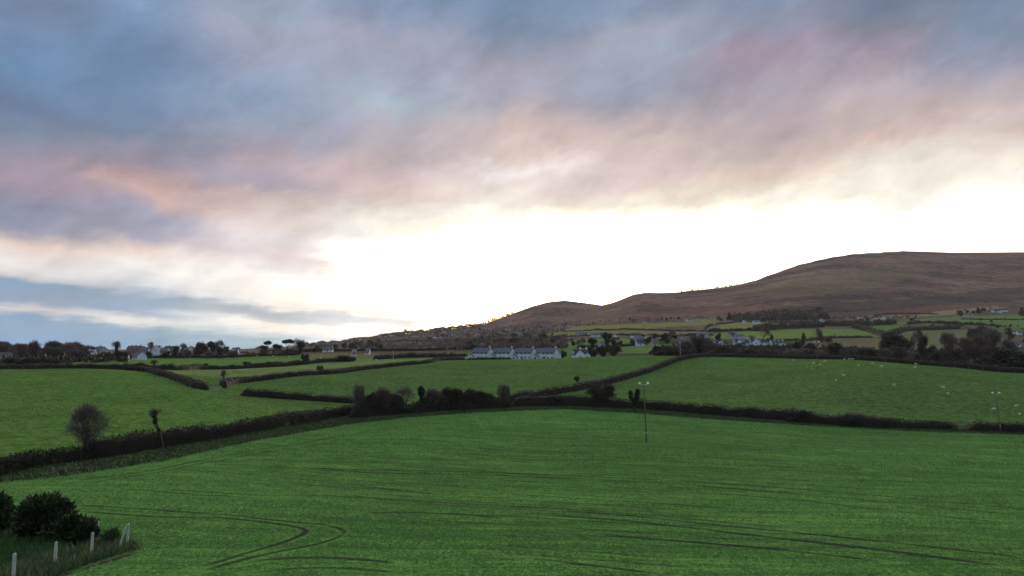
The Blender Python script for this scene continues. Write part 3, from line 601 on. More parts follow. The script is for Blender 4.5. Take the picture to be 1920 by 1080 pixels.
# ------------------------------------------------------------------ trees
def bare_tree(h, spread, depth=5, nb=4, seed=1, twn=700, twl=.7, tww=.035, low=.25, lean=(0, 0), flat=0.75, fill=0.0, ang=.85):
    """returns (trunk+limb verts/faces, twig verts/faces) for a tree of height h, crown half width spread"""
    rd = random.Random(seed); tb = MB(); ends = []
    def grow(p, d, L_, r, lv):
        k = 2; a = p
        for _ in range(k):
            d = (d+Vector((rd.uniform(-1, 1), rd.uniform(-1, 1), rd.uniform(-.3, .6)))*.16).normalized(); b = a+d*L_/k
            tb.tube(a, b, r, r*.82, 4 if lv > 1 else 6, False); a = b; r *= .82
            if lv >= 2: ends.append((a.copy(), d.copy()))
        if lv >= depth: ends.append((a, d)); return
        for q in range(nb if lv == 0 else rd.choice((2, 3))):
            az_ = rd.uniform(0, 6.283); t = d.orthogonal().normalized(); w = d.cross(t); sp_ = rd.uniform(.35, ang if lv == 0 else .85)
            nd = (d*math.cos(sp_)+(t*math.cos(az_)+w*math.sin(az_))*math.sin(sp_)+Vector((0, 0, .12))).normalized()
            grow(a, nd, L_*rd.uniform(.62, .82), r*rd.uniform(.6, .75), lv+1)
    grow(Vector((0, 0, -.2)), Vector((lean[0], lean[1], 1)).normalized(), h*low+.2, h*.035, 0)
    V = np.array([tuple(q) for q in tb.v]); E = np.array([tuple(e[0]) for e in ends]); D = np.array([tuple(e[1]) for e in ends])
    top = E[:, 2].max(); wid = np.percentile(np.hypot(E[:, 0]-lean[0]*h*.4, E[:, 1]), 95)
    kz = (h*.94)/top; kx = spread*.92/wid; zz = V[:, 2]
    kk = 1+(kx-1)*np.clip(V[:, 2]/(top*low*1.5), 0, 1); V[:, 0] *= kk; V[:, 1] *= kk; V[:, 2] *= kz
    kk = 1+(kx-1)*np.clip(E[:, 2]/(top*low*1.5), 0, 1); E[:, 0] *= kk; E[:, 1] *= kk; E[:, 2] *= kz
    i = rng.integers(0, len(E), twn); p = E[i]+rng.normal(size=(twn, 3))*twl*.25
    c = np.array([0, 0, h*.5]); out = p-c; out /= np.maximum(np.linalg.norm(out, axis=1), .1)[:, None]
    dr = D[i]*.6+out*.6+unit(twn)*.7; Ls = twl*rng.uniform(.5, 1.4, twn)
    if fill:
        kf = int(twn*fill); d_ = unit(kf); rr_ = rng.uniform(.25, 1, kf)[:, None]**.6
        c0 = np.array([0, 0, h*(.5+low*.5)]); pf = c0+d_*rr_*np.array([spread*.92, spread*.92, h*(.46-low*.4)])
        df = (pf-np.array([0, 0, h*low*.6])); df /= np.linalg.norm(df, axis=1)[:, None]; 
        zr = np.clip(pf[:, 2]/h, 0, 1); kr = (.42+.70*zr)*(1+.7*(vnoise(d_[:, 0]*1.8+seed, d_[:, 1]*1.8+d_[:, 2]*1.5, 17)-.5)); pf[:, :2] *= kr[:, None]; pf[:, 2] = h*low*.6+(pf[:, 2]-h*low*.6)*(1+.35*(vnoise(d_[:, 0]*2.2+seed, d_[:, 1]*2.2, 18)-.55)); p[:kf] = pf; dr[:kf] = df*1.1+unit(kf)*.55+np.array([0, 0, .3])
    tv, tf = cards(p, dr, Ls, tww)
    return (V, tb.f), (tv, tf)
def pymesh(name, V, F_, m):
    me = bpy.data.meshes.new(name); me.from_pydata([tuple(q) for q in V], [], F_); me.materials.append(m); me.update(); return me
def lobes(spec, leaf, n, mcore=.82, aspect=.5, up=.2, squash=1.0, jag=.18):
    """foliage: list of ellipsoid lobes (cx,cy,cz,rx,ry,rz) -> leaf cards + dark core"""
    tot = sum(a[3]*a[5] for a in spec); LV = []; CV = []
    for (cx, cy, cz, rx, ry, rz) in spec:
        k = int(n*rx*rz/tot); d = unit(k); rr = rng.uniform(.70, 1.02, k)*(1+jag*2*(vnoise(d[:, 0]*3+cx, d[:, 2]*3+cz*2+d[:, 1]*2, 5)-.5)*1.4)
        p = d*np.array([rx, ry, rz])*rr[:, None]+np.array([cx, cy, cz]); p[:, 2] = np.maximum(p[:, 2], .05)
        dr = d*.8+unit(k)*.7+np.array([0, 0, up]); s = leaf*rng.uniform(.5, 1.4, k); LV.append(cards(p, dr, s, s*aspect))
        bm = bmesh.new(); bmesh.ops.create_icosphere(bm, subdivisions=2, radius=1)
        v = np.array([tuple(q.co) for q in bm.verts]); f = np.array([[q.index for q in fc.verts] for fc in bm.faces]); bm.free()
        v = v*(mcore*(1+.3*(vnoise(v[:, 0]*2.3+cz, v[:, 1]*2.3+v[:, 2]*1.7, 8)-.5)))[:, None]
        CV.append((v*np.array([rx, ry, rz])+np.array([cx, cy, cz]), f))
    return joinvf(LV), joinvf(CV)
PR = {}
# prototype unit trees: height 1 unit = 10 m, built at real size and scaled
for i in range(5):
    (V, f), (tv, tf) = bare_tree(10, 3.6+.5*(i % 3), 5, 5, 20+i, 1700, 1.2, .10, .16+.04*(i % 2), fill=.12, ang=1.0)
    PR['bare%d' % i] = (pymesh('trunk', V, f, MT['bark']), nmesh('crown', tv, tf, MT['twig' if i % 2 else 'twig_warm']))
for i in range(3):
    (V, f), (tv, tf) = bare_tree(10, 4.8, 4, 7, 40+i, 2100, 1.5, .13, .05, fill=.22, ang=1.25)
    PR['scrub%d' % i] = (pymesh('trunk', V, f, MT['bark']), nmesh('crown', tv, tf, MT['twig_warm' if i else 'twig']))
def crown_meshes(spec, leaf, n, m, name='crown', **kw):
    (lv, lf), (cv, cf) = lobes(spec, leaf, n, **kw); lf = np.asarray(lf)
    me = bpy.data.meshes.new(name); k = len(lv)
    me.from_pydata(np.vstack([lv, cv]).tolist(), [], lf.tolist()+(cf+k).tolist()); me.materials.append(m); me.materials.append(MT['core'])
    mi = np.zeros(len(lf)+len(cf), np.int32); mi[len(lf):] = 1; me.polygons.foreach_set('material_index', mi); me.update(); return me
def trunk_mesh(h, r, br=4, seed=1, spread=2.5):
    rd = random.Random(seed); t = MB(); t.tube((0, 0, -.3), (rd.uniform(-.2, .2), 0, h), r, r*.6, 7)
    for i in range(br):
        a = i*6.283/br+rd.uniform(-.4, .4); t.tube((0, 0, h*rd.uniform(.6, .95)), (math.cos(a)*spread, math.sin(a)*spread, h*rd.uniform(1.3, 1.7)), r*.5, r*.2, 5)
    return t.mesh('trunk', MT['bark'])
for i in range(4):
    rd = random.Random(60+i); sp_ = [(rd.uniform(-1.6, 1.6), rd.uniform(-1.6, 1.6), rd.uniform(2.0, 8), rd.uniform(1.4, 2.4), rd.uniform(1.3, 2.3), rd.uniform(1.2, 2.0)) for _ in range(9)]
    PR['ever%d' % i] = (trunk_mesh(3, .35, 4, i), crown_meshes(sp_, .6, 2600, MT['evergreen'], jag=.3))
for i in range(3):
    rd = random.Random(70+i); sp_ = [(rd.uniform(-.3, .3), rd.uniform(-.3, .3), 1.3+k*.95, (2.2-k*.22)*rd.uniform(.8, 1.15), (2.2-k*.22), .8) for k in range(9)]
    PR['conifer%d' % i] = (trunk_mesh(2, .3, 0, i), crown_meshes(sp_, .55, 2400, MT['conifer'], up=-.1, jag=.3))
for i in range(2):
    rd = random.Random(80+i); sp_ = [(math.cos(k*1.1)*2.6*(k > 0), math.sin(k*1.1)*2.6*(k > 0), 8.4+rd.uniform(-.4, .5), rd.uniform(1.7, 2.3), rd.uniform(1.7, 2.3), rd.uniform(.8, 1.1)) for k in range(7)]
    PR['pine%d' % i] = (trunk_mesh(5.2, .4, 6, i, 2.6), crown_meshes(sp_, .5, 2600, MT['evergreen'], jag=.25))
for i in range(3):
    rd = random.Random(90+i); sp_ = [(rd.uniform(-.9, .9), rd.uniform(-.9, .9), rd.uniform(4.5, 9), rd.uniform(.6, 1.1), rd.uniform(.6, 1.1), rd.uniform(.7, 1.2)) for _ in range(8)]+[(0, 0, 3.2, .75, .75, 2.8)]
    (V, f), (tv, tf) = bare_tree(10.6, 2.6, 4, 4, 95+i, 300, 1.0, .06, .4)
    PR['ivy%d' % i] = (pymesh('trunk', V, f, MT['bark']), crown_meshes(sp_, .45, 2200, MT['ivy'], jag=.35))
for i in range(4):
    rd = random.Random(100+i); sp_ = [(rd.uniform(-2.6, 2.6), rd.uniform(-2, 2), rd.uniform(2.0, 6.4), rd.uniform(1.8, 2.8), rd.uniform(1.6, 2.4), rd.uniform(2.0, 3.0)) for _ in range(7)]
    PR['bush%d' % i] = (trunk_mesh(2, .3, 3, i, 1.2), crown_meshes(sp_, .8, 2200, MT['hedge_green'], jag=.35))
for i in range(2):
    rd = random.Random(110+i); sp_ = [(rd.uniform(-2.6, 2.6), rd.uniform(-2, 2), rd.uniform(2.0, 5.6), rd.uniform(1.8, 2.8), rd.uniform(1.6, 2.4), rd.uniform(2.0, 3.0)) for _ in range(6)]
    (V, f), (tv, tf) = bare_tree(10, 4.6, 4, 7, 115+i, 4600, 1.5, .13, .03, fill=.45, ang=1.3)
    PR['thorn%d' % i] = (pymesh('trunk', V, f, MT['bark']), nmesh('crown', tv, tf, MT['hedge_brown']))
HW = {'bare': 4.2, 'scrub': 5.2, 'ever': 3.3, 'conifer': 2.3, 'pine': 4.4, 'ivy': 1.9, 'bush': 4.6, 'thorn': 4.8}
CATN = {'bare': ('bare_tree', 'tree'), 'scrub': ('bare_shrub', 'shrub'), 'ever': ('evergreen_tree', 'tree'), 'conifer': ('conifer', 'tree'), 'pine': ('pine_tree', 'tree'), 'ivy': ('ivy_clad_tree', 'tree'), 'bush': ('dark_bush', 'bush'), 'thorn': ('thorn_bush', 'bush')}
HL = {'hC': hC, 'hD': hD, 'hE': hE}
def on(line, u):
    q = HL[line]; us = [float(proj(a, b, gz(a, b))[0]) for a, b in q]; return float(np.interp(u, us, [p[1] for p in q]))
def tree(kind, u, vtop, wpx, Y, label, group=None, var=None, lean=0.0, small=False):
    if isinstance(Y, str): Y = on(Y, u)+.4; wpx *= 1.3 if kind in ('thorn', 'scrub') else 1.1
    x, _, ztop = P(u, vtop, Y); x = float(x); z = gz(x, Y); h = max(float(ztop)-z, 1.0); w = wpx/F*Y/2
    k = sum(1 for q in PR if q.startswith(kind)); var = rng.integers(0, k) if var is None else var
    tr_, cr = PR['%s%d' % (kind, var)]; nm, cat = CATN[kind]; s = (w/HW[kind], w/HW[kind]*rng.uniform(.85, 1.15), h/10.0)
    if small:
        r = link(nm, cr, None, (x, Y, z), rng.uniform(0, 6.28), s)
    else:
        r = empty(nm, (x, Y, z), rng.uniform(-.6, .6), s); r.rotation_euler.y = lean; link('trunk', tr_, r); link('crown', cr, r)
    tag(r, label, cat, group); return r

# big round bare tree at the left hedge
def unique_tree(u, vtop, Y, spread, seed, label, cat='tree', twn=4200, low=.16, lean=(0, 0), nb=6, name='bare_tree', mk='twig_dark', depth=6, twl=.42, tww=.016):
    x, _, zt = P(u, vtop, Y); x = float(x); z = gz(x, Y); h = float(zt)-z
    (V, f), (tv, tf) = bare_tree(h, spread, depth, nb, seed, twn, twl, tww, low, lean, fill=.30, ang=1.35); r = empty(name, (x, Y, z))
    link('trunk', pymesh('trunk', V, f, MT['bark']), r); link('crown', nmesh('crown', tv, tf, MT[mk]), r); tag(r, label, cat); return r, h
t0, h0 = unique_tree(167, 755, 72, 2.05, 3, 'round bare grey tree with many fine twigs standing in the gap of the left hedge', twn=6000, low=.10, nb=10, twl=.5, tww=.028)
sp_ = [(0, 0, .9, .38, .35, 1.0), (.05, 0, 2.2, .3, .3, .9), (.5, .1, 1.2, .5, .4, 1.0), (-.25, 0, 3.1, .25, .25, .5)]
link('ivy', crown_meshes(sp_, .13, 2600, MT['ivy'], 'ivy', jag=.3), t0)
PY = [q[1] for q in hB][2]+2.5; x, _, zt = P(289, 764, PY); x = float(x); z = gz(float(P(308, 830, PY)[0]), PY)
t1 = empty('pollard_tree', (float(P(308, 830, PY)[0]), PY, z)); hh = float(zt)-z; dx_ = x-t1.location.x
mb = MB(); pts = [(0, 0, -.2), (dx_*.35, 0, hh*.35), (dx_*.75, .05, hh*.62), (dx_*1.0, 0, hh*.80), (dx_*1.0, 0, hh*.88)]
for a_, b_, r0, r1 in zip(pts, pts[1:], (.14, .12, .13, .12), (.12, .13, .12, .07)): mb.tube(a_, b_, r0, r1, 7)
mb.tube((dx_*.6, 0, hh*.5), (dx_*.95, .1, hh*.56), .12, .08, 6); mb.tube((dx_, 0, hh*.8), (dx_-.35, .1, hh*.9), .09, .04, 5); mb.tube((dx_, 0, hh*.8), (dx_+.5, .1, hh*.92), .08, .03, 5)
mb.obj('trunk', MT['bark'], t1)
n = 1100; d = unit(n); p = np.array([dx_, 0, hh*.86])+d*np.array([.45, .4, hh*.08])*rng.uniform(.1, .9, n)[:, None]; cv, cf = cards(p, d+unit(n)*.4+np.array([0, 0, .4]), rng.uniform(.2, .5, n), .018)
n = 60; p2 = np.array([dx_+.5, 0, hh*.92])+unit(n)*.15; c2 = cards(p2, unit(n)*.5+np.array([1., 0, .1]), rng.uniform(.3, .7, n), .018)
cv, cf = joinvf([(cv, cf), c2]); link('crown', nmesh('crown', cv, cf, MT['twig']), t1)
link('ivy', crown_meshes([(dx_*.85, 0, hh*.68, .22, .22, .5), (dx_*.98, 0, hh*.8, .24, .22, .3), (dx_*.5, 0, hh*.45, .2, .18, .3)], .12, 900, MT['ivy'], 'ivy'), t1)
tag(t1, 'leaning pollarded trunk with a small twiggy head beside the left hedge', 'tree')

T = [ # kind, u, vtop, width px, Y, label
 ('thorn', 703, 738, 30, 'hC', 'slender grey thorn bush above the left end of the thicket'),
 ('scrub', 672, 724, 24, 'hC', 'thin sparse bare sapling at the left end of the thicket'),
 ('scrub', 718, 728, 34, 'hC', 'pale stemmed small bare tree in the left half of the thicket'),
 ('ivy', 696, 741, 12, 'hC', 'short dark ivy clump in the left end of the thicket'),
 ('bare', 762, 725, 34, 'hC', 'bare arching shrub just left of the dark ivy trunk'),
 ('ivy', 790, 723, 15, 'hC', 'dark ivy covered trunk rising from the middle of the thicket'),
 ('scrub', 812, 730, 34, 'hC', 'grey twiggy shrub just right of the dark ivy trunk'),
 ('scrub', 826, 738, 26, 'hC', 'pale forked little tree in the middle of the thicket'),
 ('thorn', 846, 729, 32, 'hC', 'feathery grey thorn bush left of the dark upright bush'),
 ('bush', 866, 729, 22, 'hC', 'dark upright bush in the right half of the thicket'),
 ('thorn', 882, 731, 26, 'hC', 'soft grey bush between the two dark upright bushes'),
 ('bush', 904, 730, 20, 'hC', 'dark upright bush at the right end of the thicket'),
 ('thorn', 916, 739, 24, 'hC', 'low grey bush sloping down at the right end of the thicket'),
 ('thorn', 858, 733, 30, 'hC', 'pale feathery bush just left of the first dark upright bush'),
 ('thorn', 893, 734, 30, 'hC', 'feathery grey bush tucked left of the second dark upright bush'),
 ('thorn', 740, 741, 34, 'hC', 'low dark thorn mass in the left half of the thicket'),
 ('scrub', 945, 723, 26, 'hC', 'rounded bare thorn tree standing just right of the thicket'),
 ('bush', 1045, 741, 36, 'hD', 'low dark rounded bush swelling out of the hedge centre'),
 ('thorn', 1127, 722, 38, 'hD', 'large rounded grey thorn bush in the hedge left of the pole'),
 ('thorn', 1082, 706, 12, 226, 'small brown sapling on the rising hedge left of the pole'),
 ('bush', 1500, 767, 46, 'hE', 'flat topped dark bush humped up in the hedge below the sheep'),
 ('bush', 1596, 779, 44, 'hE', 'broad low bush in the hedge right of the flat topped bush'),
 ('bush', 1648, 781, 44, 'hE', 'broad dark bush midway along the right hedge'),
 ('bush', 1766, 789, 30, 'hE', 'small pointed bush near the hedge gap'),
 ('bush', 421, 726, 13, 186, 'small dark bush beside the gate at the field corner'),
 ('scrub', 420, 694, 12, 235, 'sparse brown bush above the left end of the climbing hedge'),
 ('thorn', 600, 686, 12, 262, 'small brown bush on the long climbing hedge'),
 ('thorn', 572, 664, 14, 400, 'grey bush beside the thin pole in the strip field hedge'),
 ('bush', 650, 664, 34, 420, 'dark rounded bush at the right end of the strip field hedge'),
 ('bush', 465, 676, 16, 392, 'dark bush in the middle of the strip field hedge'),
 ('bush', 386, 680, 14, 372, 'small dark bush in the strip field hedge above the curve'),
 ('scrub', 290, 675, 16, 372, 'sparse bare bush at the left end of the strip field hedge'),
 # left horizon
 ('ever', 376, 637.5, 28, 620, 'broad dark domed evergreen on the left horizon'),
 ('ever', 398, 640, 18, 630, 'smaller dark domed evergreen right of the broad one on the horizon'),
 ('bare', 414, 638, 18, 620, 'bare open crowned tree just right of the two domed evergreens'),
 ('ever', 412, 650, 14, 560, 'dark upright evergreen below the open bare horizon tree'),
 ('ever', 329, 648, 12, 560, 'dark pointed evergreen in front of the long houses'),
 ('ever', 311, 656, 18, 560, 'low dark evergreen left of the pointed one'),
 ('ever', 278, 657, 15, 550, 'low dark evergreen beside the small white gable'),
 ('pine', 502, 638.5, 15, 640, 'small flat topped pine on the left horizon'),
 ('pine', 540, 636, 22, 640, 'large spreading umbrella pine on the left horizon'),
 ('ever', 520, 645, 16, 640, 'dark rounded tree between the two horizon pines'),
 ('ivy', 563, 640, 16, 600, 'ivy clad tree with pale bare branches right of the umbrella pine'),
 ('bare', 560, 634.5, 26, 640, 'pale wispy bare tree behind the ivy clad tree'),
 ('bare', 608, 645, 18, 720, 'bare tree at the pale green house on the horizon'),
 ('ever', 590, 649, 12, 680, 'dark low tree left of the pale green house'),
 ('bare', 345, 644, 14, 640, 'bare tree behind the brown roofed houses on the horizon'),
 ('ever', 345, 647, 11, 660, 'dark tree between the long house and the white gable on the horizon'),
 ('bare', 281, 642, 14, 600, 'bare tree behind the white bungalow on the horizon'),
 ('bare', 216, 641, 20, 560, 'bare tree group member right of the stone gable on the left'),
 ('ivy', 219, 643, 8, 540, 'small ivy clad trunk right of the stone gable'),
 ('ever', 150, 655, 30, 420, 'dark evergreen left of the white striped building'),
 ('ever', 186, 661, 24, 400, 'dark evergreen in front of the white striped building'),
 ('bush', 30, 669, 40, 340, 'dark bush right of the white gabled house at the photo edge'),
 ('bush', 62, 667, 30, 340, 'dark bush second right from the white gabled edge house'),
 ('bush', 95, 669, 34, 340, 'dark low bush under the bare wood on the left'),
 ('ever', 173, 647, 12, 520, 'dark domed tree behind the stone gable on the left'),
 ('conifer', 113, 642, 9, 520, 'dark conifer poking above the left wood'),
 # centre right
 ('bush', 1218+38, 645, 14, 480, 'dark tree at the left end of the big brown thicket'),
 ('ivy', 1232, 648, 18, 440, 'dark ragged evergreen left of the ridge pole'),
 ('ever', 1250, 652, 20, 440, 'dark evergreen between the ragged evergreen and the ridge pole'),
 ('ever', 1137, 623, 18, 620, 'dark rounded evergreen between the white gabled farmhouses'),
 ('ever', 1110, 634, 15, 560, 'brown green tree below the second white farmhouse'),
 ('bare', 1085, 637, 14, 540, 'small dark bare tree below the first white farmhouse'),
 ('ever', 1151, 634, 12, 570, 'dark tree below the lone white gable'),
 ('ivy', 1249, 624, 8, 700, 'thin ivy trunk above the ridge thicket'),
 ('bare', 1258, 622, 16, 740, 'bare tree above the ridge thicket'),
 ('scrub', 1310, 632, 66, 440, 'large rounded brown thicket tree right of the ridge pole'),
 ('scrub', 1285, 640, 40, 430, 'brown bushy tree immediately behind the ridge pole'),
 ('scrub', 1335, 643, 40, 430, 'brown bushy tree between the big thicket and the bungalows'),
 ('ever', 1346, 624, 12, 640, 'dark evergreen between the grey terrace and the bungalows'),
 ('ever', 1447, 624, 9, 640, 'small dark round topped tree behind the bungalow row'),
 ('ever', 1506, 621, 9, 640, 'isolated small dark tree in the green field'),
 ('bare', 1430, 613, 22, 700, 'bare dark tree in the hedge above the bungalow row'),
 ('bare', 1408, 628, 14, 660, 'thin bare tree behind the bungalow chimneys'),
 ('bare', 1530, 615, 22, 560, 'tall grey bare tree behind the ridge top pole'),
 ('bare', 1552, 632, 20, 540, 'dark red brown bare bush left of the rough field'),
 ('bush', 1494, 636, 26, 520, 'dark bush at the right end of the bungalow row'),
 ('ivy', 1520, 642, 18, 470, 'dark jagged evergreen left of the grey bare tree foot'),
 ('ever', 1565, 643, 26, 440, 'dark jagged bush under the red brown bush'),
 ('ever', 1590, 648, 30, 430, 'dark evergreen bush below the rough brown field'),
 ('ever', 1666, 622, 40, 470, 'left of two round headed dark pines on the right'),
 ('ever', 1692, 626, 38, 460, 'right of two round headed dark pines on the right'),
 ('bare', 1712, 630, 14, 470, 'pale bare tree between the pines and the tall dark tree'),
 ('bare', 1719, 618, 20, 490, 'grey brown bare tree behind the tall dark tree'),
 ('ever', 1729, 628, 18, 440, 'tall narrow dark evergreen right of the pines'),
 ('ever', 1745, 643, 18, 430, 'small rounded dark bush between the tall evergreen and the broad tree'),
 ('scrub', 1777, 626, 36, 430, 'broad rounded dark grey tree on the right'),
 ('scrub', 1812, 634, 34, 430, 'grey bare tree right of the broad rounded tree'),
 ('scrub', 1832, 628, 40, 440, 'bare grey brown tree in the right valley'),
 ('scrub', 1858, 618, 42, 460, 'tallest bare grey tree near the right edge'),
 ('scrub', 1890, 638, 36, 420, 'bare scrubby tree above the dark mass at the right edge'),
 ('ever', 1878, 647, 56, 300, 'black green evergreen mass behind the right end of the ridge hedge'),
 ('ever', 1915, 655, 60, 285, 'black green evergreen cut by the right photo edge'),
 ('ever', 1848, 664, 44, 290, 'lower left shoulder of the black evergreen clump on the right'),
 ('ever', 1945, 652, 70, 280, 'black evergreen just beyond the right photo edge'),
 ('bush', 1825, 605.5, 26, 800, 'dark rounded bush in the upper right fields'),
 ('bush', 1846, 606, 24, 820, 'grey green rounded bush in the upper right fields'),
 ('bush', 1868, 612, 12, 800, 'small round bush left of the right hand cottages'),
 ('bush', 1892, 606, 8, 900, 'tiny round bush below the long white farmhouse'),
 ('bush', 1724, 610, 10, 700, 'small dark bush on the thick hedge above the rough field'),
 ('conifer', 1834, 576, 10, 1400, 'dark conifer left of the long white farmhouse'),
 ('conifer', 1916, 575, 12, 1400, 'dark conifer right of the long white farmhouse'),
 ('conifer', 1560, 584, 7, 1500, 'lone dark conifer right of the hillside plantation'),
 ('conifer', 1588, 583, 8, 1450, 'dark conifer left of the white sheds on the hill'),
 ('bare', 1664, 594, 8, 1150, 'small bare tree right of the white sheds'),
 ('bare', 1714, 594, 8, 1150, 'small bare tree in the upper green field'),
 ('thorn', 1112, 655, 26, 420, 'brown bush just right of the white cottage'),
 ('thorn', 1130, 650, 28, 425, 'rounded purple brown bush second right of the cottage'),
 ('thorn', 1150, 649, 28, 425, 'rounded purple brown bush third right of the cottage'),
 ('bush', 1057, 655, 12, 450, 'dark green bush between the terrace and the cottage'),
 ('bush', 760, 662, 24, 470, 'brown green bush right of the pale pole'),
 ('bush', 742, 663, 18, 480, 'small dark bush immediately behind the pale pole'),
 ('thorn', 800, 662, 26, 500, 'low brown bush midway between pole and terrace'),
 ('ever', 665, 650, 10, 820, 'small dark tree beyond the brown field'),
]
for kd, u, vt, w, Y, lb in T: tree(kd, u, vt, w, Y, lb)

# double ivy clump near the pole
def ivy_clump():
    x, _, zt = P(1189, 727, 151); x = float(x); z = gz(x, 151); h = float(zt)-z; r = empty('ivy_clad_tree', (x, 151, z))
    mb = MB(); mb.tube((0, 0, -.2), (-.1, 0, h*.45), .22, .2, 6); mb.tube((-.1, 0, h*.4), (-.8, 0, h*.85), .16, .08, 5); mb.tube((-.1, 0, h*.4), (.7, 0, h*.95), .16, .08, 5); mb.obj('trunk', MT['bark'], r)
    sp_ = [(0, 0, h*.38, .55, .5, h*.2), (-.75, 0, h*.62, .42, .4, h*.16), (-.85, 0, h*.78, .4, .4, h*.1), (.55, 0, h*.62, .55, .45, h*.2), (.75, 0, h*.82, .5, .4, h*.13)]
    link('crown', crown_meshes(sp_, .22, 2600, MT['ivy'], jag=.3), r)
    tag(r, 'two stemmed black ivy clump in the hedge immediately left of the near pole', 'tree')
ivy_clump()

LM = [(8,'the white gabled edge house'),(60,'the tiny white house in the wood'),(120,'the pale garden pole'),(170,'the white striped building'),(190,'the stone gabled house'),(254,'the red roofed row'),(296,'the white gabled horizon house'),(330,'the long brown roofed building'),(376,'the broad domed evergreen'),(413,'the open crowned bare tree'),(442,'the paired white gables'),(502,'the small flat topped pine'),(540,'the umbrella pine'),(564,'the ivy clad tree'),(615,'the pale green house'),(664,'the cream gable'),(737,'the pale pole'),(779,'the grey hillside bungalow'),(820,'the two gabled bungalow'),(900,'the leftmost terrace house'),(944,'the second terrace house'),(984,'the third terrace house'),(1025,'the rightmost terrace house'),(1088,'the white cottage'),(1137,'the round evergreen'),(1192,'the dark roofed house'),(1232,'the ragged evergreen'),(1275,'the ridge pole'),(1310,'the big brown thicket'),(1350,'the left bungalow'),(1389,'the second bungalow'),(1421,'the third bungalow'),(1457,'the right bungalow'),(1494,'the bush beside the bungalow row'),(1533,'the ridge top pole'),(1565,'the jagged bush'),(1590,'the evergreen bush'),(1666,'the left round pine'),(1692,'the right round pine'),(1729,'the tall narrow evergreen'),(1762,'the thin right pole'),(1777,'the broad rounded tree'),(1832,'the valley bare tree'),(1868,'the long hill farmhouse'),(1915,'the black evergreen')]
KA = {'bare':'bare branching','scrub':'many stemmed bare','thorn':'twiggy','bush':'leafy dark','ever':'evergreen','conifer':'spiky','ivy':'ivy clad','pine':'flat topped'}
def auto(label, kd, u, w, wr):
    k = min(LM, key=lambda q: abs(q[0]-u)); d = u-k[0]; side = 'behind' if abs(d) < 3 else (('just ' if abs(d) < 9 else '')+('left of' if d < 0 else 'right of'))
    t = (w-wr[0])/max(wr[1]-wr[0], 1e-6); sz = 'narrow' if t < .33 else ('broad' if t > .66 else '')
    for parts in ((sz, KA[kd], label, side, k[1]), (KA[kd], label, side, k[1]), (label, side, k[1])):
        t_ = ' '.join(' '.join(parts).split())
        if len(t_.split()) <= 16: return t_
    return t_
def scatter(n, kinds, u0, u1, vf, wr, Y0, Y1, label, group, small=True, hj=5):
    for _ in range(n):
        u = rng.uniform(u0, u1); Y = rng.uniform(Y0, Y1); kd = kinds[rng.integers(0, len(kinds))]
        w_ = rng.uniform(*wr)*(.6 if kd in ('conifer',) else 1); tree(kd, u, vf(u)+rng.uniform(-hj*.3, hj), w_, Y, auto(label, kd, u, w_, wr), group, small=small)
scatter(46, ['bare', 'scrub', 'scrub'], -30, 158, lambda u: 644+2*math.sin(u*.05), (22, 38), 400, 520, 'tree in the far left wood', 'bare trees of the far left wood', False, 14)
scatter(14, ['ever', 'bush'], 100, 245, lambda u: 658, (12, 20), 430, 560, 'low garden tree', 'garden trees right of the far left wood', False, 8)
scatter(14, ['bare', 'scrub'], 330, 480, lambda u: 657, (14, 24), 560, 600, 'shrub under the horizon houses', 'grey shrubs under the horizon houses', False, 5)
scatter(22, ['bare', 'bare', 'ever'], 152, 500, lambda u: 648, (8, 15), 680, 900, 'small horizon tree', 'distant trees on the left horizon', True, 5)
scatter(12, ['bare', 'scrub', 'thorn'], 470, 560, lambda u: 655, (12, 20), 560, 640, 'grey bush', 'grey bushes below the pines', True, 5)
scatter(22, ['bare', 'scrub', 'bush'], 575, 720, lambda u: 647-(u-575)*.09, (8, 15), 850, 1300, 'small hillfoot tree', 'bare trees at the foot of the left hillside', True, 8)
# wooded hillside between the horizon and the terrace
def slope_scatter(n, kinds, poly, Y0, Y1, hm, label, group, small=True):
    us = [p[0] for p in poly]; vs = [p[1] for p in poly]; c = 0; tries = 0
    while c < n and tries < 8000:
        tries += 1; u = rng.uniform(min(us), max(us)); v = rng.uniform(min(vs), max(vs))
        if not inpoly(poly, np.array([u]), np.array([v]))[0]: continue
        x, y, z = G(u, v, Y0, Y1)
        if abs(proj(x, y, z)[1]-v) > 3: continue
        h = rng.uniform(*hm); kd = kinds[rng.integers(0, len(kinds))]; w = h*rng.uniform(.8, 1.3)*F/y*(.5 if kd == 'conifer' else 1)
        tree(kd, u, proj(x, y, z+h)[1], w, y, auto(label, kd, u, h, hm), group, small=small); c += 1
slope_scatter(90, ['bare', 'bare', 'scrub', 'thorn', 'bush'], [(640,648),(760,632),(900,620),(1040,622),(1060,650),(900,650),(800,655),(650,657)], 600, 2400, (5, 10), 'small hillside tree', 'brown trees of the left hillside woodland')
slope_scatter(30, ['bare', 'scrub', 'ever'], [(830,640),(1060,634),(1060,652),(1000,657),(880,657),(820,655)], 520, 900, (6, 10), 'tree on the slope', 'bare trees behind the white terrace')
slope_scatter(34, ['conifer', 'bare', 'scrub'], [(1352,601),(1400,594),(1500,589),(1545,592),(1550,602),(1440,604)], 900, 2400, (11, 18), 'plantation tree under the moor', 'plantation trees at the foot of the moor')
slope_scatter(36, ['bush', 'thorn', 'scrub'], [(1410,621),(1500,610),(1700,600),(1720,607),(1600,613),(1500,617),(1430,623)], 700, 2400, (4, 8), 'scrub belt bush', 'scrub bushes of the upper right belt')
slope_scatter(24, ['bush', 'ever'], [(1690,604),(1900,598),(1900,625),(1840,616),(1700,618)], 600, 2400, (3, 6), 'field edge bush', 'bushes of the upper right fields')
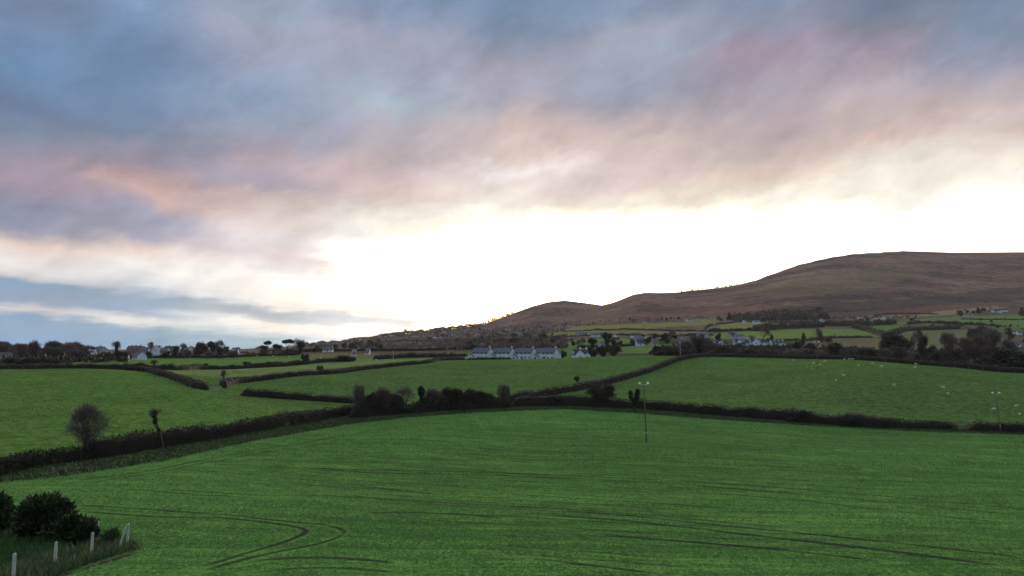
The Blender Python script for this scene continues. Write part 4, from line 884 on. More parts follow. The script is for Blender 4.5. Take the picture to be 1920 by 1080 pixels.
slope_scatter(26, ['bare', 'ever', 'scrub'], [(1060,648),(1180,636),(1330,632),(1330,640),(1180,650),(1080,655)], 520, 900, (5, 8), 'garden tree', 'garden trees above the white cottage')
slope_scatter(18, ['bare', 'bush', 'thorn'], [(1770,590),(1870,582),(1870,592),(1780,598)], 700, 2400, (5, 9), 'grey bush', 'grey bushes near the long white farmhouse')
slope_scatter(20, ['bush', 'thorn'], [(1000,612),(1180,600),(1340,596),(1340,600),(1180,606),(1000,618)], 900, 2600, (3, 6), 'small moor edge bush', 'bushes along the moor edge')
slope_scatter(20, ['bush', 'bare'], [(1860,620),(1960,610),(1960,660),(1880,640)], 450, 1500, (4, 8), 'bush by the edge cottages', 'bushes among the right edge cottages')
scatter(84, ['thorn', 'scrub', 'bush', 'bush'], 1225, 1860, lambda u: 654 if u > 1380 else 652, (24, 44), 380, 480, 'valley bush', 'dark bushes in the valley behind the sheep field', True, 9)
# skyline conifers
def ridge(n, u0, u1, lab, grp, hm=(8, 14), kinds=('conifer',), wk=1.0):
    for i in range(n):
        u = u0+(u1-u0)*(i+rng.uniform(.1, .9))/n; s = (u-960)/F*CT; Y = float(np.interp(s, YRs, YRv))-10; x = s*Y; z = gz(x, Y); h = rng.uniform(*hm)
        vt = proj(x, Y, z+h)[1]; kd = kinds[rng.integers(0, len(kinds))]; tree(kd, u, vt, h*rng.uniform(.7, 1.5)*wk*F/Y*(.6 if kd == 'conifer' else 1), Y, lab if grp is None else auto(lab, kd, u, h, hm), grp, small=True)
ridge(24, 896, 962, 'dark shoulder tree of the far peak', 'conifers on the left shoulder of the far peak')
ridge(30, 1268, 1395, 'dark skyline tree', 'conifers on the middle skyline', (7, 12))
ridge(12, 1395, 1442, 'small tree below the moor dome', 'conifers below the moor dome', (4, 8))
ridge(120, 560, 900, 'tree on the low skyline', 'trees on the low left skyline', (5, 13), ('scrub', 'bush', 'thorn', 'scrub', 'ever'), 1.6)
ridge(1, 756, 764, 'broad golden brown bare tree on the low left skyline', None, (18, 19), ('scrub',))

# far woodland that reads as one mass
def mass(polys, n, hm, cs, mt, label, name='woodland', Y0=520, Y1=2600):
    LV = []; P_ = []
    for poly, fr in polys:
        us = [p[0] for p in poly]; vs = [p[1] for p in poly]; k = 0; tot = int(n*fr); t = 0
        while k < tot and t < tot*8:
            t += 1; u = rng.uniform(min(us), max(us)); v = rng.uniform(min(vs), max(vs))
            if not inpoly(poly, np.array([u]), np.array([v]))[0]: continue
            Ys = Y0*(Y1/Y0)**np.linspace(0, 1, 60); x, _, z = P(u, v, Ys); d = z-np.interp(Ys, Ys, GH(x, Ys)); q = np.where(d <= 0)[0]
            if not len(q): continue
            y = float(Ys[q[0]]); P_.append((float(x[q[0]]), y)); k += 1
    P_ = np.array(P_); z = H(P_[:, 0], P_[:, 1]); m = len(P_); nc_ = 22
    h = rng.uniform(*hm, m); d = unit(m*nc_); d[:, 2] = np.abs(d[:, 2]); hh = np.repeat(h, nc_)
    c = np.repeat(np.c_[P_, z], nc_, 0); p = c+d*np.stack([hh*.45, hh*.45, hh*.85], -1)*rng.uniform(.3, 1, m*nc_)[:, None]
    s = hh*cs*rng.uniform(.5, 1.2, m*nc_); v, f = cards(p, d+unit(m*nc_)*.5+np.array([0, 0, .5]), s, s*.4)
    return tag(link(name, nmesh(name, v, f, MT[mt])), label, 'woodland', kind='stuff')
def GH(x, y): return H(x, y)
mass([([(590,648),(700,634),(800,624),(880,616),(960,612),(1060,612),(1060,622),(1000,632),(900,640),(860,650),(760,655),(600,655)], .62), ([(820,641),(1060,636),(1062,655),(880,657),(820,657)], .38)], 2000, (3, 7), .55, 'twig_warm', 'brown leafless scrub woodland covering the low hillside left of the terrace')
mass([([(540,650),(640,642.5),(720,631.5),(800,622.5),(860,615.5),(905,610),(905,615),(800,628),(700,638),(560,653)], 1)], 700, (5, 11), .5, 'twig_warm', 'fringe of bare scrub trees along the low skyline left of the far peak', Y0=900, Y1=3200)
mass([([(1345,602),(1400,595),(1470,590),(1550,592),(1550,601),(1440,603)], 1)], 420, (6, 12), .5, 'hedge_brown', 'dark brown wood at the foot of the moor', Y0=900)
mass([([(1230,655),(1400,652),(1550,655),(1700,652),(1860,660),(1860,690),(1700,676),(1300,668)], 1)], 1500, (2, 4.5), .55, 'hedge_green', 'dark brambly scrub filling the valley behind the sheep field', 'scrub', Y0=350, Y1=600)
mass([([(-40,655),(150,655),(240,664),(240,680),(0,685),(-40,685)], 1)], 600, (2, 5), .55, 'hedge_brown', 'brown undergrowth in the wood on the far left', 'undergrowth', Y0=300, Y1=600)
mass([([(1000,609),(1180,603),(1180,598),(1300,594),(1345,596),(1345,600),(1250,604),(1000,616)], .5), ([(1400,600),(1560,600),(1720,598),(1720,592),(1560,596)], .5)], 260, (2, 4), .6, 'hedge_brown', 'low dark gorse and thorn scrub along the edge of the moor', 'scrub', Y0=900)

# ------------------------------------------------------------------ crop blades and verge grass
track_pts = []
for pts, w in TRL:
    ln = smooth_line(pts, .3); track_pts.append(np.c_[ln, np.full(len(ln), w)])
track_pts = np.vstack(track_pts); tg = set()
for x, y, w in track_pts:
    rr = .10+w*.55
    for ax in (-rr, -rr*.5, 0, rr*.5, rr):
        for ay in (-rr, -rr*.5, 0, rr*.5, rr): tg.add((int((x+ax)/.25), int((y+ay)/.25)))
tgk = np.array([a*100000+b for a, b in tg])
def sample_fan(Y0, Y1, dens, half=.80):
    n = int(half*(Y1**2-Y0**2)*dens); y = np.sqrt(rng.uniform(Y0**2, Y1**2, n)); return rng.uniform(-half, half, n)*y, y
def blades(Y0, Y1, dens, hgt, wid, per, mt, name, label, cond, lean=.5, half=.80):
    x, y = sample_fan(Y0, Y1, dens, half); z = H(x, y); u, v = proj(x, y, z); k = cond(x, y, u, v); x, y, z = x[k], y[k], z[k]; n = len(x)
    p = np.repeat(np.c_[x, y, z-.02], per, 0); p[:, :2] += rng.normal(size=(n*per, 2))*wid*.8
    d = unit(n*per)*lean; d[:, 2] = 1; h = hgt*rng.uniform(.5, 1.3, n*per); vv, ff = cards(p, d, h, wid); return vv, ff
def cropc(x, y, u, v):
    ed = np.interp(u, [p[0] for p in EDGE], [p[1] for p in EDGE]); key = (x/.25).astype(int)*100000+(y/.25).astype(int)
    pt = fbm(x*.9+.3*y, y*1.6, 3, 12)*.6+fbm(x/9, y/5, 3, 13)*.5+rng.uniform(-.22, .22, len(x))+.75*(fbm((x*.94-y*.34)*.035+7, (y*.94+x*.34)*1.15, 3, 77)-.44)
    return (v > ed+2) & ~inpoly(LAWN, u, v) & ~np.isin(key, tgk) & (pt > .42)
bl = [blades(23, 44, 95, .085, .034, 2, 'crop', '', '', cropc), blades(44, 78, 32, .10, .06, 2, 'crop', '', '', cropc), blades(78, 120, 12, .12, .12, 2, 'crop', '', '', cropc), blades(120, 168, 7, .14, .17, 2, 'crop', '', '', cropc)]
v, f = joinvf(bl); tag(link('cereal_crop', nmesh('cereal_crop', v, f, MT['crop'])), 'young green winter cereal crop growing in drilled rows', 'crop', kind='stuff')
def vergec(x, y, u, v):
    ed = np.interp(u, [p[0] for p in EDGE], [p[1] for p in EDGE]); return (v < ed+1) & (v > ed-np.interp(u, [0, 200, 480, 700, 950, 2000], [26, 20, 30, 22, 14, 12])) & (rng.uniform(0, 1, len(x)) < 1)
v, f = blades(50, 165, 10, .36, .09, 2, 'verge', '', '', vergec, .7)
tag(link('verge_grass', nmesh('verge_grass', v, f, MT['verge'])), 'rough tussocky grass verge between the hedges and the crop', 'grass', kind='stuff')
def pastc(x, y, u, v):
    ed = np.interp(u, [p[0] for p in EDGE], [p[1] for p in EDGE]); return (v < ed-36) & (fbm(x/7, y/7, 3, 31)+rng.uniform(-.2, .2, len(x)) > .5)
v, f = blades(70, 330, 2.6, .16, .14, 1, 'verge', '', '', pastc, .6)
tag(link('pasture_grass', nmesh('pasture_grass', v, f, leafmat('pasture tussocks', (.030, .062, .018), (.085, .145, .038), .05))), 'grass tussocks of the grazed pastures', 'grass', kind='stuff')

# ------------------------------------------------------------------ haze
hz = MB().box(-9000, 9000, -1200, 9600, -60, 700); hm = bpy.data.materials.new('haze'); hm.use_nodes = True; hm.node_tree.nodes.clear()
ho = hm.node_tree.nodes.new('ShaderNodeOutputMaterial'); hv = hm.node_tree.nodes.new('ShaderNodeVolumePrincipled'); hm.node_tree.links.new(hv.outputs[0], ho.inputs['Volume'])
hv.inputs['Color'].default_value = (.86, .90, 1.0, 1); hv.inputs['Density'].default_value = 2.3e-5; hv.inputs['Anisotropy'].default_value = .2
tag(hz.obj('haze', hm), 'thin evening haze over the hills', 'haze', kind='stuff')

# ------------------------------------------------------------------ houses
def gabled(mw, mr, x0, x1, y0, y1, hw, pitch, axis='x', oh=.35, base=-2.5):
    """one gabled volume; walls into mw, roof slabs into mr. Returns ridge height."""
    if axis == 'x':
        hs = (y1-y0)/2; rz = hw+hs*pitch; ym = (y0+y1)/2
        mw.add([(x0,y0,base),(x1,y0,base),(x1,y1,base),(x0,y1,base),(x0,y0,hw),(x1,y0,hw),(x1,y1,hw),(x0,y1,hw),(x0,ym,rz),(x1,ym,rz)],
               [(0,1,5,4),(2,3,7,6),(1,2,6,9,5),(3,0,4,8,7)])
        t = .16
        for sgn, yo in ((-1, y0), (1, y1)):
            ye = yo+sgn*oh; ze = hw-oh*pitch
            mr.add([(x0-.2,ye,ze+.03),(x1+.2,ye,ze+.03),(x1+.2,ym,rz+.03),(x0-.2,ym,rz+.03),(x0-.2,ye,ze+t),(x1+.2,ye,ze+t),(x1+.2,ym,rz+t),(x0-.2,ym,rz+t)],
                   [(0,1,2,3),(4,5,6,7),(0,1,5,4),(1,2,6,5),(3,0,4,7)])
    else:
        hs = (x1-x0)/2; rz = hw+hs*pitch; xm = (x0+x1)/2
        mw.add([(x0,y0,base),(x1,y0,base),(x1,y1,base),(x0,y1,base),(x0,y0,hw),(x1,y0,hw),(x1,y1,hw),(x0,y1,hw),(xm,y0,rz),(xm,y1,rz)],
               [(0,1,5,8,4),(2,3,7,9,6),(1,2,6,5),(3,0,4,7)])
        t = .16
        for sgn, xo in ((-1, x0), (1, x1)):
            xe = xo+sgn*oh; ze = hw-oh*pitch
            mr.add([(xe,y0-.2,ze+.03),(xe,y1+.2,ze+.03),(xm,y1+.2,rz+.03),(xm,y0-.2,rz+.03),(xe,y0-.2,ze+t),(xe,y1+.2,ze+t),(xm,y1+.2,rz+t),(xm,y0-.2,rz+t)],
                   [(0,1,2,3),(4,5,6,7),(0,1,5,4),(1,2,6,5),(3,0,4,7)])
    return rz
def house(u, vtop, wpx, Y, label, wall='white', roof='slate_dark', rot=20, hw=2.6, dep=7.0, pitch=.75, wing=None, dorm=(), chim=(-.9, .9), win=3, storeys=1, porch=None, ret=None, axis='x', group=None, vbase=None, name='house'):
    Lh = max(wpx/F*Y/abs(math.cos(R(rot)))-(dep*abs(math.sin(R(rot)))*.8 if axis == 'x' else 0), 4.0)
    if axis == 'y': dep, Lh = max(dep, 6), wpx/F*Y
    rz = hw+(dep/2*pitch if axis == 'x' else Lh/2*pitch)
    Ys = np.linspace(Y*.62, Y*1.9, 160); xs_, _, zs_ = P(u, vtop, Ys); e_ = (zs_-H(xs_, Ys))-(rz+.3); sg = np.where(np.sign(e_[:-1]) != np.sign(e_[1:]))[0]
    if len(sg) and Y > 450:
        Y2 = float(Ys[sg[np.argmin(np.abs(Ys[sg]-Y))]]); sc_k = Y2/Y; Y = Y2
        if sc_k < 1: Lh = max(Lh*sc_k, 3.5)
        else: Lh *= sc_k
    x, _, zt = P(u, vtop, Y); x = float(x); z0 = float(zt)-rz
    if gz(x, Y) < z0-6: z0 = gz(x, Y)+2
    root = empty(name, (x, Y, z0), R(rot)); tag(root, label, 'house', group)
    # stand on the ground: foundation reaches down to the terrain
    base = min(-.3, gz(x, Y)-z0-.6, gz(x, Y-dep/2)-z0-.6, gz(x+Lh/2, Y)-z0-.6, gz(x-Lh/2, Y)-z0-.6)
    mw, mr = MB(), MB(); a, d = Lh/2, dep/2
    gabled(mw, mr, -a, a, -d, d, hw, pitch, axis, base=base)
    if wing: # (xcentre fraction, width, projection)
        for xc, ww, pj, k in wing:
            gabled(mw, mr, xc*a-ww/2, xc*a+ww/2, -d-pj, 0, hw*k, pitch*1.05, 'y', base=base)
    if ret: gabled(mw, mr, a*.25, a*.25+4.2, d-.5, d+4.2, hw*.9, pitch, 'y', base=base)
    mw.obj('wall', MT[wall], root); rf = mr.obj('roof', MT[roof], root)
    for c in chim:
        m_ = MB(); cx = c*a*.93; 
        if axis == 'x': m_.box(cx-.4, cx+.4, -.35, .35, rz-.6, rz+1.1); m_.tube((cx-.15, 0, rz+1.1), (cx-.15, 0, rz+1.4), .12, .1, 6); m_.tube((cx+.15, 0, rz+1.1), (cx+.15, 0, rz+1.4), .12, .1, 6)
        else: m_.box(-.35, .35, c*d*.9-.4, c*d*.9+.4, rz-.5, rz+1.1)
        m_.obj('chimney', MT[wall], rf)
    def window(x0, z0_, w, h, y, nx=0):
        fr = MB(); pn = MB()
        fr.box(x0-w/2-.07, x0+w/2+.07, y-.05, y+.02, z0_-.07, z0_); fr.box(x0-w/2-.07, x0+w/2+.07, y-.05, y+.02, z0_+h, z0_+h+.07)
        fr.box(x0-w/2-.07, x0-w/2, y-.05, y+.02, z0_, z0_+h); fr.box(x0+w/2, x0+w/2+.07, y-.05, y+.02, z0_, z0_+h); fr.box(x0-.03, x0+.03, y-.055, y+.02, z0_, z0_+h)
        o_ = fr.obj('window', MT['frame'], root); pn.box(x0-w/2, x0+w/2, y-.025, y+.02, z0_, z0_+h).obj('pane', MT['glass'], o_)
    if axis == 'x':
        for s_ in range(storeys):
            for i in range(win):
                xx = -a+Lh*(i+.5)/win
                if wing and any(abs(xx-w_[0]*a) < w_[1]/2+.8 for w_ in wing): continue
                window(xx, .9+s_*2.6, 1.3, 1.15, -d)
        if wing:
            for xc, ww, pj, k in wing:
                window(xc*a, .9, 1.2, 1.15, -d-pj)
                if hw*k > 3.6: window(xc*a, 3.4, 1.0, 1.1, -d-pj)
        dd = MB(); dx0 = -a*.12; dd.box(dx0-.5, dx0+.5, -d-.045, -d+.02, 0, 2.05); dd.obj('door', MT['trim'], root)
    else:
        window(-Lh*.22, .9, 1.2, 1.15, -d); window(Lh*.22, .9, 1.2, 1.15, -d)
        if hw > 3.5 or pitch*Lh/2 > 2: window(0, hw*.95 if hw > 3.5 else hw-.1, 1.0, 1.1, -d)
    for c in dorm:
        m_, r_ = MB(), MB(); cx = c*a; zz = hw+d*pitch*.30
        gabled(m_, r_, cx-.95, cx+.95, -d*.82, 0, zz+1.15, .8, 'y', .15, zz-.5); q = m_.obj('dormer', MT[wall], rf); r_.obj('dormer_roof', MT[roof], root)
        MB().box(cx-.5, cx+.5, -d*.82-.05, -d*.82+.02, zz+.15, zz+1.05).obj('dormer_window', MT['glass'], root)
    if porch:
        for xc, ww, k in porch:
            m_, r_ = MB(), MB(); gabled(m_, r_, xc*a-ww/2, xc*a+ww/2, -d-1.6, -d, k, .8, 'y', .2, base); q = m_.obj('garage_wing', MT[wall], root); r_.obj('wing_roof', MT['trim'], root)
            MB().box(xc*a-.55, xc*a+.55, -d-1.65, -d-1.58, .7, 1.8).obj('wing_window', MT['glass'], root)
    # dark fascia along eaves and verges
    if axis == 'x':
        t_ = MB(); t_.box(-a-.22, a+.22, -d-.50, -d-.36, hw-.35*pitch-.12, hw-.35*pitch+.14); t_.obj('gutter', MT['trim'], root)
        if wpx > 20 and storeys == 2:
            for xx in (-a*.02, a*.98): MB().tube((xx, -d-.1, -.2), (xx, -d-.1, hw), .07, .07, 5).obj('downpipe', MT['trim'], root)
    return root
TL = ['leftmost white two storey house of the terrace of four', 'second white two storey house from the left in the terrace of four', 'third white two storey house from the left in the terrace of four', 'rightmost white two storey house of the terrace of four']
for i, (u, w) in enumerate(((903, 40), (944, 40), (984, 40), (1025, 42))):
    r = house(u+2, 652.6+.15*i, w-2, 430, TL[i], 'white', 'slate', -24, 4.6, 8.4, .62, None, (), (.96,), 4, 2, ((-1.0, 3.2, 2.1),), True, group='white terrace of four houses')
house(1088, 655, 30, 400, 'white cottage with two front gables standing alone right of the terrace', 'white', 'slate_dark', 12, 2.9, 7, .85, ((-.45, 5.6, 2.4, 1.0), (.62, 3.6, 1.4, .85)), (), (.0, .97), 4)
HS = [
 (1350, 637.5, 26, 590, 'white dormer bungalow at the left end of the bungalow row', 'white', 'slate_dark', 14, ((-.5, 5, 1.5, 1),), (.1,), (-.95,)),
 (1389, 636, 28, 590, 'white dormer bungalow second in the row with a big left gable', 'white', 'slate_dark', 10, ((-.62, 6, 2, 1),), (.15,), (.95,)),
 (1421, 635.5, 34, 580, 'white dormer bungalow third in the row with a broad front gable', 'white', 'slate_dark', 10, ((-.6, 7, 2, 1),), (.05,), (.95,)),
 (1457, 636, 27, 585, 'white dormer bungalow at the right end of the row with three dormers', 'white', 'slate_dark', 6, None, (-.6, .0, .65), (-.4,)),
 (1386, 627, 20, 660, 'grey and white twin gabled house behind the bungalow row', 'grey_wall', 'slate', 18, ((-.5, 5, 1, 1), (.5, 5, 1, 1)), (), (-.9,)),
 (1372, 623.5, 12, 720, 'grey roofed house highest behind the bungalow row', 'grey_wall', 'slate_dark', 10, None, (), ()),
 (1318, 625.5, 26, 640, 'long grey roofed bungalow above the rounded brown thicket', 'grey_wall', 'slate', 10, ((.3, 5, 1, 1),), (), (.9,)),
 (1278, 632, 14, 600, 'small pale blue white house behind the ridge pole', 'white', 'slate', -20, None, (.1,), ()),
 (1092, 623, 26, 700, 'white farmhouse with tall right gable on the middle hillside', 'white', 'slate', -32, None, (), (-.75,)),
 (1120, 624, 24, 700, 'grey roofed farmhouse with white right gable beside the round evergreen', 'white', 'slate', -34, None, (), (-.6,)),
 (1128, 641, 12, 600, 'small grey stone outbuilding below the second farmhouse', 'grey_wall', 'slate', 20, None, (), ()),
 (1192, 624.5, 20, 700, 'dark roofed house with small white gable in mid hill', 'white', 'slate_dark', -18, ((.5, 4, 1, 1),), (), ()),
 (1198, 631, 16, 680, 'grey two storey house below the dark roofed one', 'grey_wall', 'slate', 10, None, (), ()),
 (1200, 637, 16, 650, 'low white house with dark roof at the top of the cottage field', 'white', 'slate_dark', 8, None, (), ()),
 (1216, 629, 14, 680, 'cream bungalow with hipped look right of the grey houses', 'cream', 'tile', 12, ((-.2, 5, 1, 1),), (), ()),
 (1226, 637, 10, 640, 'small dark roofed shed right of the low white house', 'grey_wall', 'slate', 10, None, (), ()),
 (1292, 597.5, 12, 1500, 'pair of small white hill cottages near the moor edge', 'white', 'slate', 15, None, (), ()),
 (1314, 595.5, 10, 1500, 'small grey hill house right of the paired cottages', 'grey_wall', 'slate', 5, None, (), ()),
 (1396, 599.5, 6, 1500, 'tiny white cottage left below the plantation', 'white', 'slate', 5, None, (), ()),
 (1418, 600, 13, 1400, 'long low white building below the plantation', 'white', 'slate', 0, None, (), ()),
 (1366, 593, 5, 1700, 'tiny white building above the plantation edge', 'white', 'slate', 0, None, (), ()),
 (1541, 597, 6, 1300, 'tiny white cottage under the lone conifers', 'white', 'slate', 0, None, (), ()),
 (1622, 594.5, 10, 1200, 'wide white shed at the left of the hill farm', 'white', 'slate_dark', 0, None, (), ()),
 (1632, 595, 7, 1200, 'second white shed of the hill farm', 'white', 'slate_dark', 0, None, (), ()),
 (1672, 595.5, 7, 1200, 'low pale shed at the right of the hill farm', 'grey_wall', 'slate', 0, None, (), ()),
 (1868, 580, 16, 1400, 'long white farmhouse on the upper right hillside', 'white', 'slate_dark', 0, None, (), ()),
 (1882, 579, 12, 1410, 'white annex at the right of the long hill farmhouse', 'white', 'slate_dark', 0, None, (), ()),
 (1810, 586.5, 8, 1300, 'small grey house in the bushes left of the hill farmhouse', 'grey_wall', 'slate', 0, None, (), ()),
 (1826, 588, 6, 1300, 'tiny grey cottage in the bushes left of the hill farmhouse', 'grey_wall', 'slate', 0, None, (), ()),
 (1896, 618, 8, 800, 'small white cottage left of the right edge cottages', 'white', 'slate', 10, None, (), ()),
 (1910, 620, 6, 800, 'second small white cottage near the right edge', 'white', 'slate', -10, None, (), ()),
 (1891, 646.5, 8, 520, 'little white building above the black evergreens', 'white', 'slate', 10, None, (), ()),
 (1906, 640, 7, 560, 'little white building higher at the right edge', 'white', 'slate', 0, None, (), ()),
 (1475, 642, 0, 0, '', '', '', 0, None, (), ()),
 (779, 628.5, 15, 1250, 'pale grey bungalow on the low hillside left of centre', 'grey_wall', 'slate', 15, ((-.3, 6, 1, 1),), (), ()),
 (820, 630, 19, 1200, 'white bungalow with two gables on the low hillside', 'white', 'slate_dark', 10, ((-.6, 6, 2, 1), (.7, 5, 2, 1)), (), ()),
 (850, 625.5, 9, 1500, 'small grey house above the two gabled bungalow', 'grey_wall', 'slate', 10, None, (), ()),
 (832, 620.5, 7, 1700, 'small pale house near the low skyline', 'grey_wall', 'tile', 0, None, (), ()),
 (952, 614.5, 10, 1700, 'white house high on the left hillside', 'white', 'slate', 5, None, (), ()),
 (972, 623, 14, 1300, 'grey roofed long house above the terrace', 'grey_wall', 'slate', 5, None, (), ()),
 (1032, 612, 18, 1500, 'long grey house on the brown slope above the terrace', 'grey_wall', 'slate', 5, None, (), ()),
 (1069, 608.5, 10, 1500, 'pale grey two storey house at the edge of the olive field', 'grey_wall', 'slate', 10, None, (), ()),
 (1209, 601, 8, 1600, 'little grey gabled house at the moor edge', 'grey_wall', 'slate', 20, None, (), ()),
 (905, 643, 10, 700, 'small grey roofed house among trees behind the terrace', 'grey_wall', 'slate', 5, None, (), ()),
 (12, 661, 0, 0, '', '', '', 0, None, (), ()),
 (189, 650, 26, 520, 'stone gabled house with grey roof behind the white striped building', 'grey_wall', 'slate', -28, None, (), (.0,)),
 (173, 656, 14, 440, 'white building with pale stepped gable among the left garden trees', 'white', 'grey_wall', 40, None, (.0,), ()),
 (234, 661.5, 8, 480, 'small white house right of the left garden trees', 'white', 'slate', 5, None, (), ()),
 (262, 660, 22, 540, 'grey roofed bungalow with white right gable below the red roofed row', 'white', 'slate', -35, None, (), ()),
 (254, 648.5, 26, 700, 'long dark red roofed row of houses on the left horizon', 'brick', 'redroof', 2, None, (), (-.5, .1, .8)),
 (274, 651.5, 14, 620, 'wide white bungalow in front of the red roofed row', 'white', 'slate', 8, None, (), ()),
 (296, 649, 11, 620, 'white gabled house right of the red roofed row', 'white', 'slate_dark', 10, ((-.1, 8, 2, 1),), (), ()),
 (310, 652, 14, 600, 'low grey bungalow right of the white gabled horizon house', 'grey_wall', 'slate', 5, None, (), ()),
 (322, 649, 24, 720, 'long brown roofed building on the left horizon', 'brick', 'slate_dark', 3, None, (), (-.4,)),
 (352, 651, 10, 600, 'small white gabled house near the middle of the left horizon', 'white', 'slate', -15, None, (), ()),
 (442, 652.5, 12, 640, 'pair of white gables below the right horizon trees', 'white', 'slate', 12, ((-.4, 5, 1, 1),), (), ()),
 (455, 655, 7, 640, 'small cream house right of the paired white gables', 'cream', 'tile', 0, None, (), ()),
 (615, 650, 20, 760, 'pale green white house with chimney beyond the brown field', 'cream', 'slate', 10, None, (), (.9,)),
 (552, 652, 12, 720, 'grey house between the ivy clad tree and the umbrella pine', 'grey_wall', 'slate_dark', 0, None, (), ()),
 (664, 655, 8, 850, 'small cream gable in the trees beyond the brown field', 'cream', 'tile', 15, None, (), ()),
 (690, 653, 6, 900, 'tiny white house in the trees beyond the brown field', 'white', 'slate', 0, None, (), ()),
 (60, 646, 8, 700, 'tiny white house seen through the far left wood', 'white', 'slate', 0, None, (), ()),
]
for (u, vt, w, Y, lb, wl_, rf, rot, wg, dm, ch) in HS:
    if not w: continue
    big = Y < 800 and w > 11
    house(u, vt, w, Y, lb, wl_, rf, rot, 2.6 if Y < 1000 else 3.0, 7.0 if w > 9 else 6, .78, wg, dm, ch, 4 if w > 22 else (3 if big else 2))
house(7, 661, 24, 370, 'white gabled house cut by the left edge of the photo', 'white', 'slate_dark', -8, 2.7, 9, .8, chim=(), axis='y')
house(1411, 630.5, 14, 620, 'bright white broad gable rising behind the bungalow row', 'cream', 'tile', 0, 1.8, 9, .5, chim=(), axis='y')
house(1151, 627.5, 8, 720, 'lone narrow white gable right of the round evergreen', 'white', 'slate', 12, 2.6, 8, 1.0, chim=(), axis='y')
house(893+2, 626, 9, 1100, 'small grey gable on the hillside above the leftmost terrace house', 'grey_wall', 'slate', 0, 2.0, 8, .8, chim=(), axis='y')
house(1656, 594, 7, 1200, 'white gabled shed at the centre of the hill farm', 'white', 'slate', 0, 2.5, 9, .9, chim=(), axis='y')
house(1641, 595.5, 7, 1200, 'grey gabled shed in the middle of the hill farm', 'grey_wall', 'slate', 0, 2.2, 9, .8, chim=(), axis='y')

# ------------------------------------------------------------------ utility poles
def pole(u, vtop, vb, Y0, Y1, label, lean=0.0, arm=1.15, armrot=0, light=False, Y=None, r=.14):
    if Y is None: x, Y, z = G(u, vb, Y0, Y1)
    else: x = float(P(u, vb, Y)[0]); z = gz(x, Y)
    h = float(P(u, vtop, Y)[2])-z; root = empty('utility_pole', (x, Y, z), 0); tag(root, label, 'pole')
    lx = lean*h; m_ = MB(); k = 6
    for i in range(k): m_.tube((lx*i/k, 0, h*i/k-(.3 if i == 0 else 0)), (lx*(i+1)/k, 0, h*(i+1)/k), r*(1-.35*i/k), r*(1-.35*(i+1)/k), 8, i in (0, k-1))
    m_.obj('pole_shaft', MT['pale_wood' if light else 'wood'], root)
    if arm:
        c, s_ = math.cos(R(armrot)), math.sin(R(armrot)); a_ = MB()
        A, B = Vector((lx-arm*c, -.12-arm*s_, h-.28)), Vector((lx+arm*c, -.12+arm*s_, h-.28)); a_.tube(A, B, .055, .055, 4)
        a_.tube((lx-arm*.5*c, -.1, h-.3), (lx, -.1, h-.85), .02, .02, 4); a_.tube((lx+arm*.5*c, -.1, h-.3), (lx, -.1, h-.85), .02, .02, 4); a_.obj('crossarm', MT['steel'], root)
        for q in (A, B):
            i_ = MB(); q = q*.94+Vector((lx, -.12, h-.28))*.06
            i_.tube(q, q+Vector((0, 0, .12)), .03, .03, 6); i_.tube(q+Vector((0, 0, .10)), q+Vector((0, 0, .20)), .14, .17, 10); i_.tube(q+Vector((0, 0, .2)), q+Vector((0, 0, .34)), .16, .07, 10); i_.obj('insulator', MT['porcelain'], root)
        g = MB(); g.box(lx*.2-.12, lx*.2+.12, -r-.03, -r+.01, h*.16, h*.18).obj('danger_plate', MT['pale_wood'], root)
    return root
pole(1212.5, 717.5, 831, 70, 120, 'tall wooden utility pole standing alone in the crop', -.035, .62, 0, r=.115)
pole(1876.5, 735.5, 811, 110, 160, 'leaning utility pole at the right hand hedge by the photo edge', -.072, .74, 4, r=.115)
pole(1533.5, 640.5, 694, 180, 250, 'utility pole on the sheep field slope rising above the ridge hedge', -.01, .72, 0, r=.13)
pole(1275.5, 634.5, 667, 300, 360, 'pale utility pole on the ridge behind the curving hedge', 0, 0, light=True, r=.13)
pole(737, 655.5, 676, 0, 0, 'thin pale pole behind the climbing hedge left of the terrace', 0, 0, light=True, Y=380, r=.14)
pole(564, 660, 672, 0, 0, 'thin pale pole in the strip fields beside the grey bush', 0, 0, light=True, Y=480, r=.12)
pole(1762, 626, 660, 0, 0, 'thin pole in front of the broad rounded tree on the right', 0, 0, light=True, Y=400, r=.12)
pole(1116, 643, 661, 0, 0, 'thin pale pole above the white cottage', 0, 0, light=True, Y=520, r=.12)
pole(120+1, 655, 671, 0, 0, 'pale pole in the garden trees on the left', 0, 0, light=True, Y=500, r=.13)

